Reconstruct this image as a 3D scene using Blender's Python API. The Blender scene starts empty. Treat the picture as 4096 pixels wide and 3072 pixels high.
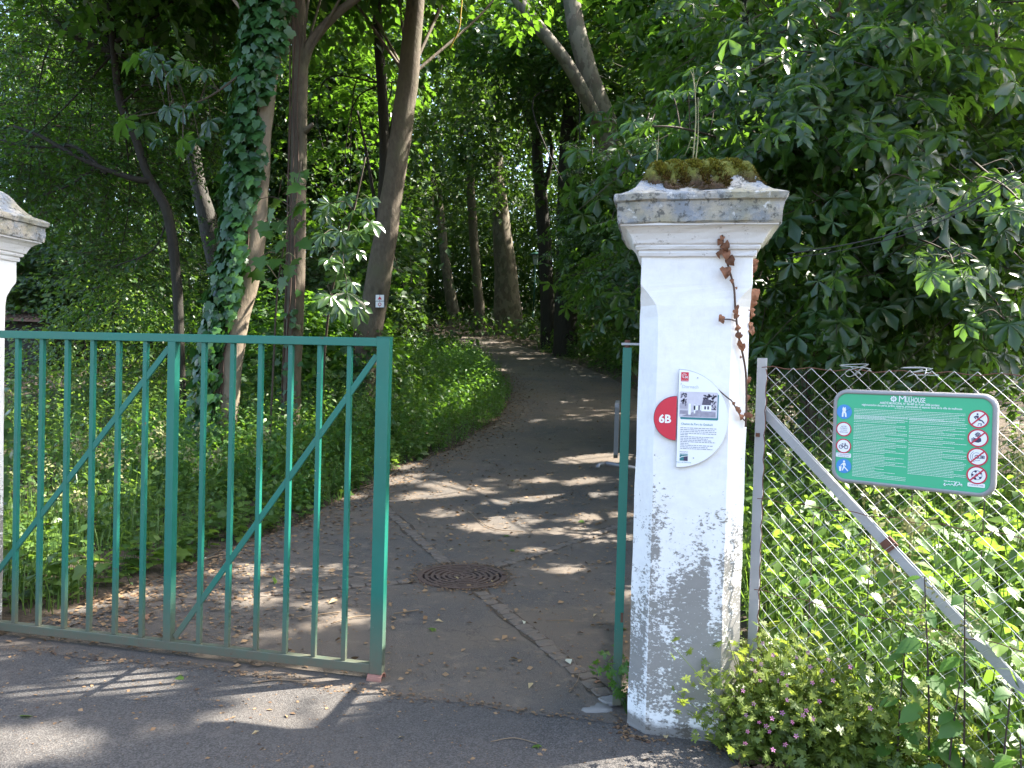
import bpy, math, random
import numpy as np
from mathutils import Vector
SC = bpy.context.scene
COL = SC.collection
rng = np.random.default_rng(11)
random.seed(11)
rad = math.radians

# ------------------------------------------------------------------ camera
FPX, HC = 3050.0, 1.55                       # focal length in photo pixels, eye height
PITCH, ROLL, YAW = rad(-1.23), rad(1.555), rad(11.85)
_F = np.array([-math.sin(YAW)*math.cos(PITCH), math.cos(YAW)*math.cos(PITCH), math.sin(PITCH)])
_r0 = np.array([math.cos(YAW), math.sin(YAW), 0.0]); _u0 = np.cross(_r0, _F)
_R = math.cos(ROLL)*_r0 + math.sin(ROLL)*_u0
_U = -math.sin(ROLL)*_r0 + math.cos(ROLL)*_u0
CAMP = np.array([0, 0, HC])
from mathutils import Matrix
cam_d = bpy.data.cameras.new('camera'); cam = bpy.data.objects.new('camera', cam_d); COL.objects.link(cam)
cam_d.sensor_fit = 'HORIZONTAL'; cam_d.sensor_width = 36.0; cam_d.lens = FPX/4096*36.0
cam_d.clip_start = 0.05; cam_d.clip_end = 1000
m = Matrix.Identity(4)
for i in range(3):
    m[i][0], m[i][1], m[i][2], m[i][3] = _R[i], _U[i], -_F[i], CAMP[i]
cam.matrix_world = m
SC.camera = cam

# ------------------------------------------------------------------ light
SUN_EL, SUN_AZ = rad(50), rad(30)            # azimuth counted from +x (along the gate) towards +y (into the park)
LDIR = np.array([math.cos(SUN_EL)*math.cos(SUN_AZ), math.cos(SUN_EL)*math.sin(SUN_AZ), math.sin(SUN_EL)])
world = bpy.data.worlds.new('World'); SC.world = world; world.use_nodes = True
wn = world.node_tree; wn.nodes.clear()
sky = wn.nodes.new('ShaderNodeTexSky'); sky.sky_type = 'NISHITA'; sky.sun_disc = False
sky.sun_elevation = SUN_EL; sky.sun_rotation = math.pi/2 - SUN_AZ
sky.air_density = 1.0; sky.dust_density = 3.5; sky.ozone_density = 1.0
bg = wn.nodes.new('ShaderNodeBackground'); bg.inputs['Strength'].default_value = 0.15
wo = wn.nodes.new('ShaderNodeOutputWorld')
wn.links.new(sky.outputs[0], bg.inputs[0]); wn.links.new(bg.outputs[0], wo.inputs[0])
sd = bpy.data.lights.new('sun', 'SUN'); sun = bpy.data.objects.new('sun', sd); COL.objects.link(sun)
sd.energy = 5.0; sd.angle = rad(0.53); sd.color = (1.0, 0.94, 0.84)
sun.rotation_euler = Vector(LDIR).to_track_quat('Z', 'Y').to_euler()
sun.location = (8, 6, 20)
SC.view_settings.view_transform = 'Standard'; SC.view_settings.look = 'None'
SC.view_settings.gamma = 1.0; SC.view_settings.exposure = 2.4; SC.view_settings.use_curve_mapping = False
cy = SC.cycles
cy.max_bounces = 8; cy.diffuse_bounces = 4; cy.glossy_bounces = 2; cy.transmission_bounces = 5
cy.sample_clamp_indirect = 6.0; cy.use_denoising = True
cy.caustics_reflective = False; cy.caustics_refractive = False

# ------------------------------------------------------------------ photo pixel -> place
VS = 4096/2212.0
def ray(px, py):
    return _R*(px-2048)/FPX - _U*(py-1536)/FPX + _F
def gz(y):
    y = np.asarray(y, float)
    return np.where(y < 5.5, 0, np.where(y < 9.5, .115*(y-5.5)**2/8, .115*(y-7.5)))
def gzf(y): return float(gz(y))
def ground(px, py, z=0.0):
    d = ray(px, py); return CAMP + d*(z-HC)/d[2]
def at_y(px, py, Y):
    d = ray(px, py); return CAMP + d*Y/d[1]
def at_plane(px, py, o, n):
    d = ray(px, py); return CAMP + d*(np.dot(np.asarray(o)-CAMP, n)/np.dot(d, n))
def terr(px, py):
    d = ray(px, py); t = 1.0
    while t < 90:
        q = CAMP+d*t
        if q[2] < gzf(q[1]): return q
        t += .03
    return q
def vy(x, y, Y): return at_y(x*VS, y*VS, Y)
def vt(x, y): return terr(x*VS, y*VS)

# ------------------------------------------------------------------ object helpers
def tag(o, label=None, cat=None, group=None, kind=None):
    if label: o['label'] = label
    if cat: o['category'] = cat
    if group: o['group'] = group
    if kind: o['kind'] = kind
    return o
def thing(name, label, cat, loc=(0, 0, 0), group=None):
    o = bpy.data.objects.new(name, None); COL.objects.link(o); o.location = [float(c) for c in loc]
    o.empty_display_size = .1
    return tag(o, label, cat, group)
def rootloc(p):
    l = np.zeros(3)
    while p is not None:
        l += np.array(p.location); p = p.parent
    return l
def link(name, me, mat, parent=None):
    o = bpy.data.objects.new(name, me); COL.objects.link(o)
    if mat is not None and len(me.materials) == 0: me.materials.append(mat)
    if parent is not None: o.parent = parent
    return o
class MB:
    """collects boxes, tubes, plates; vertices in place coordinates"""
    def __init__(s): s.v = []; s.f = []
    def add(s, vs, fs):
        b = len(s.v); s.v += [tuple(map(float, p)) for p in vs]; s.f += [tuple(b+i for i in f) for f in fs]
    def box(s, c, size, ax=None):
        """centre, full sizes, optional 3 axes"""
        A = np.eye(3) if ax is None else np.array(ax, float)
        h = np.array(size)/2; c = np.array(c, float)
        vs = [c+A[0]*sx*h[0]+A[1]*sy*h[1]+A[2]*sz*h[2] for sz in (-1, 1) for sy in (-1, 1) for sx in (-1, 1)]
        s.add(vs, [(0, 2, 3, 1), (4, 5, 7, 6), (0, 1, 5, 4), (2, 6, 7, 3), (0, 4, 6, 2), (1, 3, 7, 5)])
    def bar(s, a, b, w, d, up=(0, 1, 0)):
        """square bar from a to b; w across, d along 'up' side"""
        a = np.array(a, float); b = np.array(b, float); z = b-a; L = np.linalg.norm(z); z /= L
        y = np.array(up, float); y -= z*np.dot(y, z); y /= np.linalg.norm(y); x = np.cross(y, z)
        s.box((a+b)/2, (w, d, L), (x, y, z))
    def tube(s, pts, radii, n=8, cap=True, wob=0.0, seed=0):
        P = np.array(pts, float); k = len(P)
        r = np.full(k, radii, float) if np.isscalar(radii) else np.array(radii, float)
        T = np.gradient(P, axis=0); T /= np.linalg.norm(T, axis=1)[:, None]+1e-12
        ref = np.array([0, 0, 1.0]) if abs(T[0][2]) < .9 else np.array([1.0, 0, 0])
        X = np.cross(T[0], ref); X /= np.linalg.norm(X)
        rr = np.random.default_rng(seed+5); ph = rr.random(4)*6.28
        vs = []
        for i in range(k):
            X = X-T[i]*np.dot(X, T[i]); X /= np.linalg.norm(X); Y = np.cross(T[i], X)
            for j in range(n):
                a = 2*math.pi*j/n
                w = 1+wob*(math.sin(2*a+ph[0]+i*.25)+.7*math.sin(3*a+ph[1]-i*.17)+.5*math.sin(i*.9+ph[2]+a))
                vs.append(P[i]+(X*math.cos(a)+Y*math.sin(a))*r[i]*w)
        fs = [(i*n+j, i*n+(j+1) % n, (i+1)*n+(j+1) % n, (i+1)*n+j) for i in range(k-1) for j in range(n)]
        if cap: fs += [tuple(range(n-1, -1, -1)), tuple((k-1)*n+j for j in range(n))]
        s.add(vs, fs)
    def build(s, name, mat, parent=None, smooth=False, bevel=0.0):
        l = rootloc(parent) if parent is not None else np.zeros(3)
        me = bpy.data.meshes.new(name)
        me.from_pydata([tuple(np.array(p)-l) for p in s.v], [], s.f); me.update()
        if smooth: me.polygons.foreach_set('use_smooth', [True]*len(me.polygons))
        o = link(name, me, mat, parent)
        if bevel:
            b = o.modifiers.new('edge', 'BEVEL'); b.width = bevel; b.segments = 2; b.limit_method = 'ANGLE'
        return o
def catmull(pts, m=6):
    P = np.array(pts, float)
    if len(P) < 3: return np.array([P[0]+(P[-1]-P[0])*t for t in np.linspace(0, 1, m+1)])
    Q = np.vstack([2*P[0]-P[1], P, 2*P[-1]-P[-2]]); out = []
    for i in range(1, len(Q)-2):
        a, b, c, d = Q[i-1:i+3]
        for t in np.arange(m)/m:
            out.append(.5*((2*b)+(-a+c)*t+(2*a-5*b+4*c-d)*t*t+(-a+3*b-3*c+d)*t**3))
    out.append(P[-1]); return np.array(out)

# ------------------------------------------------------------------ leaves
def norm(a): return a/(np.linalg.norm(a, axis=-1, keepdims=True)+1e-12)
def tmpl(vs, fs): return np.array(vs, float), np.array(fs, int)
def fan(out, zf=lambda x, y: 0.0):
    """outline (base first) -> triangles round a centre on the midrib"""
    c = (0, .42); vs = [(c[0], c[1], zf(*c)+.02)]+[(x, y, zf(x, y)) for x, y in out]
    n = len(out)
    return tmpl(vs, [(0, 1+i, 1+(i+1) % n) for i in range(n)])
def mirror(half): return half+[(-x, y) for x, y in reversed(half) if abs(x) > 1e-6]
T_TINY = tmpl([(0, 0, 0), (.30, .45, .07), (0, 1, -.05), (-.30, .45, .07)], [(0, 1, 2), (0, 2, 3)])
T_OVAL = tmpl([(0, 0, 0), (.27, .42, .06), (0, 1, -.14), (-.27, .42, .06), (0, .45, 0)], [(0, 1, 4), (1, 2, 4), (2, 3, 4), (3, 0, 4)])
T_MAPLE = fan(mirror([(0, 0), (.22, -.10), (.50, .02), (.30, .22), (.58, .50), (.30, .48), (.26, .62), (.16, .70), (0, 1.0)]),
              lambda x, y: -.18*(x*x+max(0, y-.4)**2))
T_IVY = fan(mirror([(0, .05), (.20, -.06), (.46, .10), (.36, .34), (.44, .52), (.20, .66), (0, 1.0)]), lambda x, y: -.15*(x*x+y*y*.5))
T_DEAD = fan(mirror([(0, .02), (.22, -.08), (.46, .06), (.50, .30), (.44, .55), (.24, .82), (0, 1.0)]), lambda x, y: .55*x*x-.5*(y-.4)**2+.16*math.sin(x*9+y*5))
def _palm(n=7):
    vs = []; fs = []
    for k in range(n):
        a = rad(-118+236*k/(n-1)); L = 1-.38*abs(k-(n-1)/2)/((n-1)/2)
        ca, sa = math.cos(a), math.sin(a); b = len(vs)
        for u, w, dz in ((0, 0, 0), (.42, .12, 0.03), (.74, .215, -.06), (1, 0, -.30), (.74, -.215, -.06), (.42, -.12, .03), (.62, 0, -.11)):
            x, y = w*L, u*L
            vs.append((x*ca+y*sa, -x*sa+y*ca, dz*L))
        fs += [(b, b+1, b+6), (b+1, b+2, b+6), (b+2, b+3, b+6), (b+3, b+4, b+6), (b+4, b+5, b+6), (b+5, b, b+6)]
    return tmpl(vs, fs)
T_PALM = _palm(7); T_PALM5 = _palm(5)
def _palm_small():
    vs = []; fs = []
    for k in range(5):
        a = rad(-110+55*k); L = 1-.12*abs(k-2); ca, sa = math.cos(a), math.sin(a); b = len(vs)
        for x, y, z in ((0, 0, 0), (.20*L, .68*L, -.05), (0, L, -.25), (-.20*L, .68*L, -.05)):
            vs.append((x*ca+y*sa, -x*sa+y*ca, z))
        fs += [(b, b+1, b+2), (b, b+2, b+3)]
    return tmpl(vs, fs)
T_PALMS = _palm_small()
def _nettle():
    half = [(0, 0), (.16, .02)]
    for k in range(7):
        t = .08+k*.125; w = .34*math.sin(math.pi*min(1, (t+.08))**.75)**.8
        half += [(w*.98, t+.02), (w*.80, t+.085)]
    half += [(0, 1.0)]
    return fan(mirror(half), lambda x, y: .12*abs(x)-.22*y*y)
T_NETTLE = _nettle()
T_CUT = fan(mirror([(0, 0), (.12, .10), (.48, -.06), (.52, .12), (.22, .30), (.62, .34), (.60, .52), (.18, .52), (.34, .80), (.14, .74), (0, 1)]), lambda x, y: -.1*x*x)

def glade(p):                                 # open floor round the far trunks beside the path
    Y = p[:, 1]; return (Y > 13) & (Y < 42) & (p[:, 0] > -.335*Y) & (p[:, 0] < -.150*Y) & (p[:, 2] > gz(Y)+.9) & (p[:, 2] < gz(Y)+8.0+2.0*np.sin(p[:, 0]*1.7+Y)+1.6*np.sin(p[:, 0]*4.1-Y*.6)+np.where(Y < 22, -2.4, 0))
BEAMS = []                                    # gaps in the crowns: (point, radius) - light falls through along the sun's direction
def beam_keep(pos, pad):
    keep = np.ones(len(pos), bool)
    for P, R in BEAMS:
        d = pos-P; al = d@LDIR; q = d-al[:, None]*LDIR; keep &= ~((al > .5) & ((q**2).sum(1) < (R+pad)**2))
    return keep
class Cloud:
    def __init__(s): s.V = []; s.F = []; s.T = []; s.n = 0
    def scatter(s, t, pos, ax, nr, size, tint, beams=True):
        pos = np.asarray(pos, float); N = len(pos)
        if N == 0: return
        ax = np.broadcast_to(np.asarray(ax, float), (N, 3)); nr = np.broadcast_to(np.asarray(nr, float), (N, 3))
        size = np.broadcast_to(np.asarray(size, float), (N,)); tint = np.broadcast_to(np.asarray(tint, float), (N,))
        if beams:
            k = ~glade(pos); pos, ax, nr, size, tint = pos[k], ax[k], nr[k], size[k], tint[k]; N = len(pos)
        if beams and BEAMS:
            keep = np.ones(N, bool)
            for P, R in BEAMS:
                d = pos-P; al = d@LDIR
                q = d-al[:, None]*LDIR
                keep &= ~((al > .5) & ((q**2).sum(1) < (R+.36*size)**2))
            pos, ax, nr, size, tint = pos[keep], ax[keep], nr[keep], size[keep], tint[keep]; N = len(pos)
            if N == 0: return
        tv, tf = t
        Y = norm(ax); X = norm(np.cross(Y, nr)); Z = np.cross(X, Y)
        V = pos[:, None, :]+size[:, None, None]*(tv[None, :, 0:1]*X[:, None, :]+tv[None, :, 1:2]*Y[:, None, :]+tv[None, :, 2:3]*Z[:, None, :])
        F = tf[None]+(np.arange(N)*len(tv))[:, None, None]+s.n
        s.V.append(V.reshape(-1, 3)); s.F.append(F.reshape(-1, 3)); s.T.append(np.repeat(tint, len(tf))); s.n += N*len(tv)
    def raw(s, V, F, tint):
        V = np.asarray(V, float).reshape(-1, 3); F = np.asarray(F, int).reshape(-1, 3)
        s.V.append(V); s.F.append(F+s.n); s.T.append(np.broadcast_to(np.asarray(tint, float), (len(F),))); s.n += len(V)
    def sticks(s, A, B, w0, w1, tint):
        """thin three-sided stems from A to B"""
        A = np.asarray(A, float); B = np.asarray(B, float); N = len(A)
        if N == 0: return
        T = norm(B-A); ref = np.where(np.abs(T[:, 2:3]) < .8, np.array([[0, 0, 1.]]), np.array([[1., 0, 0]]))
        X = norm(np.cross(T, ref)); Y = np.cross(T, X)
        w0 = np.broadcast_to(w0, (N,))[:, None]; w1 = np.broadcast_to(w1, (N,))[:, None]
        vs = []
        for base, w in ((A, w0), (B, w1)):
            for a in (0, 2.094, 4.189): vs.append(base+(X*math.cos(a)+Y*math.sin(a))*w)
        V = np.stack(vs, 1)
        f = np.array([(0, 1, 4), (0, 4, 3), (1, 2, 5), (1, 5, 4), (2, 0, 3), (2, 3, 5)])
        s.raw(V, f[None]+(np.arange(N)*6)[:, None, None], np.repeat(np.broadcast_to(tint, (N,)), 6))
    def build(s, name, mat, parent=None, kind='stuff'):
        V = np.concatenate(s.V); F = np.concatenate(s.F); T = np.concatenate(s.T)
        if parent is not None: V = V-rootloc(parent)
        me = bpy.data.meshes.new(name)
        me.vertices.add(len(V)); me.vertices.foreach_set('co', V.astype(np.float32).ravel())
        me.loops.add(len(F)*3); me.loops.foreach_set('vertex_index', F.astype(np.int32).ravel())
        me.polygons.add(len(F)); me.polygons.foreach_set('loop_start', np.arange(0, len(F)*3, 3, dtype=np.int32))
        me.update(calc_edges=True); me.polygons.foreach_set('use_smooth', np.ones(len(F), bool))
        at = me.attributes.new('tint', 'FLOAT', 'FACE'); at.data.foreach_set('value', T.astype(np.float32))
        o = link(name, me, mat, parent)
        if kind: o['kind'] = kind
        return o
_lm = {}
def leaf_mesh(t, key, mat, tint):
    k = (key, mat.name, round(tint, 1))
    if k not in _lm:
        me = bpy.data.meshes.new('leaf'); me.from_pydata([tuple(v) for v in t[0]], [], [tuple(int(i) for i in f) for f in t[1]]); me.update()
        me.polygons.foreach_set('use_smooth', [True]*len(me.polygons))
        at = me.attributes.new('tint', 'FLOAT', 'FACE'); at.data.foreach_set('value', [round(tint, 1)]*len(me.polygons))
        me.materials.append(mat); _lm[k] = me
    return _lm[k]
def leaf_part(t, key, mat, pos, ax, nr, size, tint, parent, name='leaf'):
    Y = norm(np.asarray(ax, float)); X = norm(np.cross(Y, nr)); Z = np.cross(X, Y)
    o = bpy.data.objects.new(name, leaf_mesh(t, key, mat, tint)); COL.objects.link(o); o.parent = parent
    p = np.asarray(pos)-rootloc(parent); M = Matrix.Identity(4)
    for i in range(3):
        M[i][0], M[i][1], M[i][2], M[i][3] = X[i]*size, Y[i]*size, Z[i]*size, p[i]
    o.matrix_local = M
    return o
def rdir(n): return norm(rng.normal(size=(n, 3)))
UP = np.array([0, 0, 1.0])

# ------------------------------------------------------------------ materials
def new_mat(name):
    m = bpy.data.materials.new(name); m.use_nodes = True; nt = m.node_tree; nt.nodes.clear()
    out = nt.nodes.new('ShaderNodeOutputMaterial'); p = nt.nodes.new('ShaderNodeBsdfPrincipled')
    nt.links.new(p.outputs[0], out.inputs[0]); return m, nt, p, out
def N(nt, t, **k):
    n = nt.nodes.new('ShaderNode'+t)
    for a, b in k.items():
        if a in n.inputs.keys(): n.inputs[a].default_value = b
        else: setattr(n, a, b)
    return n
def coords(nt, scale=(1, 1, 1), kind='Object'):
    t = N(nt, 'TexCoord'); mp = N(nt, 'Mapping'); mp.inputs['Scale'].default_value = scale
    nt.links.new(t.outputs[kind], mp.inputs[0]); return mp.outputs[0]
def noise(nt, vec, scale, detail=4, rough=.6, dist=0):
    n = N(nt, 'TexNoise'); n.inputs['Scale'].default_value = scale; n.inputs['Detail'].default_value = detail
    n.inputs['Roughness'].default_value = rough; n.inputs['Distortion'].default_value = dist
    nt.links.new(vec, n.inputs['Vector']); return n.outputs['Fac']
def ramp(nt, fac, stops, interp='LINEAR'):
    r = N(nt, 'ValToRGB'); r.color_ramp.interpolation = interp; e = r.color_ramp.elements
    while len(e) < len(stops): e.new(.5)
    for i, (p, c) in enumerate(stops):
        e[i].position = p; e[i].color = (*c, 1) if hasattr(c, '__len__') else (c, c, c, 1)
    nt.links.new(fac, r.inputs[0]); return r.outputs[0]
def mix(nt, fac, a, b, mode='MIX'):
    n = N(nt, 'Mix', data_type='RGBA', blend_type=mode)
    for s, v in ((0, fac), (6, a), (7, b)):
        if hasattr(v, 'links') or isinstance(v, bpy.types.NodeSocket): nt.links.new(v, n.inputs[s])
        else: n.inputs[s].default_value = v if s == 0 else (*v, 1)
    return n.outputs[2]
def mth(nt, op, a, b=0.0, clamp=False):
    n = N(nt, 'Math', operation=op, use_clamp=clamp)
    for i, v in enumerate((a, b)):
        if isinstance(v, bpy.types.NodeSocket): nt.links.new(v, n.inputs[i])
        else: n.inputs[i].default_value = v
    return n.outputs[0]
def bump(nt, p, h, strength=.4, dist=.01):
    b = N(nt, 'Bump'); b.inputs['Strength'].default_value = strength; b.inputs['Distance'].default_value = dist
    nt.links.new(h, b.inputs['Height']); nt.links.new(b.outputs[0], p.inputs['Normal'])
def plain(name, col, rough=.6, metal=0.0, var=.12, sc=8):
    m, nt, p, o = new_mat(name); v = coords(nt)
    c = mix(nt, noise(nt, v, sc, 5), tuple(x*(1-var) for x in col), tuple(min(1, x*(1+var)) for x in col))
    nt.links.new(c, p.inputs['Base Color']); p.inputs['Roughness'].default_value = rough; p.inputs['Metallic'].default_value = metal
    return m
def leaf_mat(name, dark, light, trans, tw=.42, rough=.42, spec=.5):
    m, nt, p, o = new_mat(name)
    a = N(nt, 'Attribute', attribute_name='tint')
    c = mix(nt, a.outputs['Fac'], dark, light); nt.links.new(c, p.inputs['Base Color'])
    p.inputs['Roughness'].default_value = rough; p.inputs['Specular IOR Level'].default_value = spec
    t = N(nt, 'BsdfTranslucent'); tc = mix(nt, a.outputs['Fac'], tuple(x*.75 for x in trans), trans); nt.links.new(tc, t.inputs[0])
    ms = N(nt, 'MixShader'); ms.inputs[0].default_value = tw
    nt.links.new(p.outputs[0], ms.inputs[1]); nt.links.new(t.outputs[0], ms.inputs[2]); nt.links.new(ms.outputs[0], o.inputs[0])
    return m
def bark_mat(name, c0, c1, c2, vs=(9, 9, 1.6), bmp=.8, blotch=None):
    m, nt, p, o = new_mat(name); v = coords(nt, vs); w = coords(nt)
    n1 = noise(nt, v, 3, 8, .65); n2 = noise(nt, w, 2.2, 5, .6)
    c = mix(nt, ramp(nt, n1, [(.35, 0), (.65, 1)]), c0, c1); c = mix(nt, ramp(nt, n2, [(.45, 0), (.7, 1)]), c, c2)
    vk = N(nt, 'TexVoronoi', feature='F1'); vk.inputs['Scale'].default_value = 3.2; mk = coords(nt, (1, 1, .45)); nt.links.new(mk, vk.inputs['Vector']); c = mix(nt, mth(nt, 'MULTIPLY', ramp(nt, vk.outputs['Distance'], [(.05, 1), (.16, 0)]), .65), c, tuple(x*.35 for x in c0))
    if blotch: c = mix(nt, ramp(nt, noise(nt, coords(nt, (1, 1, .6)), 4.5, 4, .55), [(.50, 0), (.53, 1)]), c, blotch)
    nt.links.new(c, p.inputs['Base Color']); p.inputs['Roughness'].default_value = .85; bump(nt, p, n1, bmp, .03)
    return m
M = {}
M['leaf_chestnut'] = leaf_mat('leaf_chestnut', (.020, .054, .017), (.046, .100, .025), (.18, .36, .030), rough=.34, spec=.7)
M['leaf_sunlit_gloss'] = leaf_mat('leaf_sunlit_gloss', (.040, .085, .030), (.080, .145, .050), (.20, .38, .05), tw=.35, rough=.24, spec=1.0)  # glossier chestnut leaf, its green lightened to carry the sunlight
M['leaf_maple'] = leaf_mat('leaf_maple', (.025, .068, .018), (.050, .115, .022), (.18, .38, .025))
M['leaf_small'] = leaf_mat('leaf_small', (.022, .058, .016), (.048, .105, .020), (.17, .36, .025))
M['leaf_far'] = leaf_mat('leaf_far', (.022, .054, .016), (.046, .100, .022), (.16, .31, .030), tw=.30, rough=.5)
M['leaf_ivy'] = leaf_mat('leaf_ivy', (.022, .070, .020), (.050, .125, .034), (.08, .22, .03), tw=.25, rough=.33)
M['leaf_weed'] = leaf_mat('leaf_weed', (.048, .105, .020), (.115, .190, .038), (.28, .45, .05))
M['leaf_nettle'] = leaf_mat('leaf_nettle', (.042, .112, .020), (.082, .175, .030), (.22, .44, .035))
M['leaf_grass'] = leaf_mat('leaf_grass', (.050, .105, .020), (.110, .175, .040), (.24, .40, .05))
M['leaf_herb'] = leaf_mat('leaf_herb', (.085, .135, .022), (.18, .225, .045), (.38, .48, .06))
M['leaf_seed'] = leaf_mat('leaf_seed', (.16, .17, .06), (.30, .30, .14), (.2, .2, .08), tw=.25, rough=.8)
M['leaf_dead'] = leaf_mat('leaf_dead', (.14, .062, .032), (.34, .15, .075), (.22, .07, .02), tw=.25, rough=.7)
M['litter'] = leaf_mat('litter', (.075, .040, .022), (.27, .17, .085), (.1, .06, .03), tw=.1, rough=.8)
M['moss_tuft'] = leaf_mat('moss_tuft', (.075, .042, .014), (.19, .19, .022), (.10, .10, .02), tw=.2, rough=.9, spec=.1)
M['petal'] = leaf_mat('petal', (.45, .16, .36), (.62, .30, .52), (.5, .2, .4), tw=.3, rough=.6)
M['bark_grey'] = bark_mat('bark_grey', (.085, .065, .046), (.135, .108, .076), (.11, .10, .060), (6, 6, 3), .6)
M['bark_pale'] = bark_mat('bark_pale', (.20, .155, .11), (.28, .22, .16), (.16, .14, .09), (5, 5, 2), .5)
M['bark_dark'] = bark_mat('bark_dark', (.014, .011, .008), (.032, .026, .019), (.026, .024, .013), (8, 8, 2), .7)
M['bark_plane'] = bark_mat('bark_plane', (.085, .062, .042), (.125, .098, .064), (.085, .085, .05), (3, 3, 1.2), .6, blotch=(.155, .13, .088))
M['bark_rough'] = bark_mat('bark_rough', (.022, .019, .015), (.065, .060, .050), (.045, .040, .032), (7, 7, 2.5), .8)
M['twig'] = plain('twig', (.05, .035, .022), .85)
M['dry_twig'] = plain('dry_twig', (.20, .14, .085), .85)
M['vine'] = plain('vine', (.085, .05, .035), .85)

def asphalt(name, base, speck, dirt, dirt_amt, ss=260):
    m, nt, p, o = new_mat(name); v = coords(nt)
    vo = N(nt, 'TexVoronoi', feature='F1'); vo.inputs['Scale'].default_value = ss; nt.links.new(v, vo.inputs['Vector'])
    st = ramp(nt, vo.outputs['Color'], [(.3, 0), (.95, 1)])
    c = mix(nt, st, base, speck)
    big = noise(nt, v, .9, 6, .62, .4); med = noise(nt, v, 7, 6, .65)
    c = mix(nt, mth(nt, 'MULTIPLY', ramp(nt, big, [(.38, 0), (.66, 1)]), dirt_amt), c, dirt)
    c = mix(nt, mth(nt, 'MULTIPLY', ramp(nt, med, [(.55, 0), (.75, 1)]), dirt_amt*.9), c, tuple(x*1.35 for x in dirt))
    fl = N(nt, 'TexVoronoi', feature='F1'); fl.inputs['Scale'].default_value = 55; fl.inputs['Randomness'].default_value = 1; nt.links.new(v, fl.inputs['Vector'])
    c = mix(nt, mth(nt, 'MULTIPLY', mth(nt, 'LESS_THAN', fl.outputs['Distance'], .16), ramp(nt, noise(nt, v, 3, 3), [(.46, 0), (.6, .8)])), c, (.17, .11, .065))
    ck = N(nt, 'TexVoronoi', feature='DISTANCE_TO_EDGE'); ck.inputs['Scale'].default_value = .75; dv_ = N(nt, 'VectorMath', operation='ADD'); nz = N(nt, 'TexNoise'); nz.inputs['Scale'].default_value = 2.6; nz.inputs['Detail'].default_value = 8; nz.inputs['Roughness'].default_value = .7; nt.links.new(v, nz.inputs['Vector']); nt.links.new(v, dv_.inputs[0]); nt.links.new(nz.outputs['Color'], dv_.inputs[1]); nt.links.new(dv_.outputs[0], ck.inputs['Vector'])
    cm = mth(nt, 'MULTIPLY', ramp(nt, ck.outputs['Distance'], [(.002, 1), (.008, 0)]), ramp(nt, noise(nt, v, .6, 3), [(.45, 0), (.6, .75)])); c = mix(nt, cm, c, (.018, .014, .011))
    nt.links.new(c, p.inputs['Base Color']); p.inputs['Roughness'].default_value = .82; p.inputs['Specular IOR Level'].default_value = .3
    h = mth(nt, 'ADD', vo.outputs['Distance'], mth(nt, 'MULTIPLY', med, .6)); bump(nt, p, h, .55, .006)
    return m
M['road'] = asphalt('road', (.045, .042, .040), (.125, .118, .110), (.095, .082, .070), .55, 170)
M['path'] = asphalt('path', (.066, .060, .054), (.140, .126, .112), (.148, .116, .086), .9)
def soil():
    m, nt, p, o = new_mat('soil'); v = coords(nt)
    n1 = noise(nt, v, 5, 8, .7); n2 = noise(nt, v, 38, 4, .7)
    c = mix(nt, ramp(nt, n1, [(.35, 0), (.65, 1)]), (.035, .025, .016), (.075, .055, .034))
    c = mix(nt, ramp(nt, n2, [(.5, 0), (.7, 1)]), c, (.11, .075, .045))
    nt.links.new(c, p.inputs['Base Color']); p.inputs['Roughness'].default_value = .95; bump(nt, p, n2, .8, .03); return m
M['soil'] = soil()
def green_paint():
    m, nt, p, o = new_mat('green_paint'); t = N(nt, 'TexCoord'); v = t.outputs['Object']
    sx = N(nt, 'SeparateXYZ'); nt.links.new(v, sx.inputs[0])
    n1 = noise(nt, v, 6, 6, .6); n2 = noise(nt, v, 60, 5, .7); n3 = noise(nt, v, 16, 6, .7)
    c = mix(nt, n1, (.008, .125, .090), (.014, .180, .130)); c = mix(nt, ramp(nt, noise(nt, v, 2.2, 6, .7), [(.45, 0), (.7, .45)]), c, (.035, .145, .105))
    low = mth(nt, 'MULTIPLY_ADD', sx.outputs[2], -2.3); low.node.inputs[2].default_value = 1.0
    low = mth(nt, 'MAXIMUM', low, 0.0)
    low = mth(nt, 'MULTIPLY', low, mth(nt, 'ADD', n3, .55), True)
    c = mix(nt, low, c, (.125, .115, .080))
    chip = ramp(nt, n2, [(.66, 0), (.68, 1)]); chip = mth(nt, 'MULTIPLY', chip, ramp(nt, n3, [(.5, 0), (.6, 1)]))
    c = mix(nt, chip, c, (.35, .34, .31)); rust = ramp(nt, noise(nt, v, 11, 5, .7), [(.655, 0), (.70, 1)])
    c = mix(nt, mth(nt, 'MULTIPLY', rust, .75), c, (.12, .045, .025))
    nt.links.new(c, p.inputs['Base Color']); p.inputs['Roughness'].default_value = .42; bump(nt, p, n2, .08, .002); return m
M['green_paint'] = green_paint()
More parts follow.
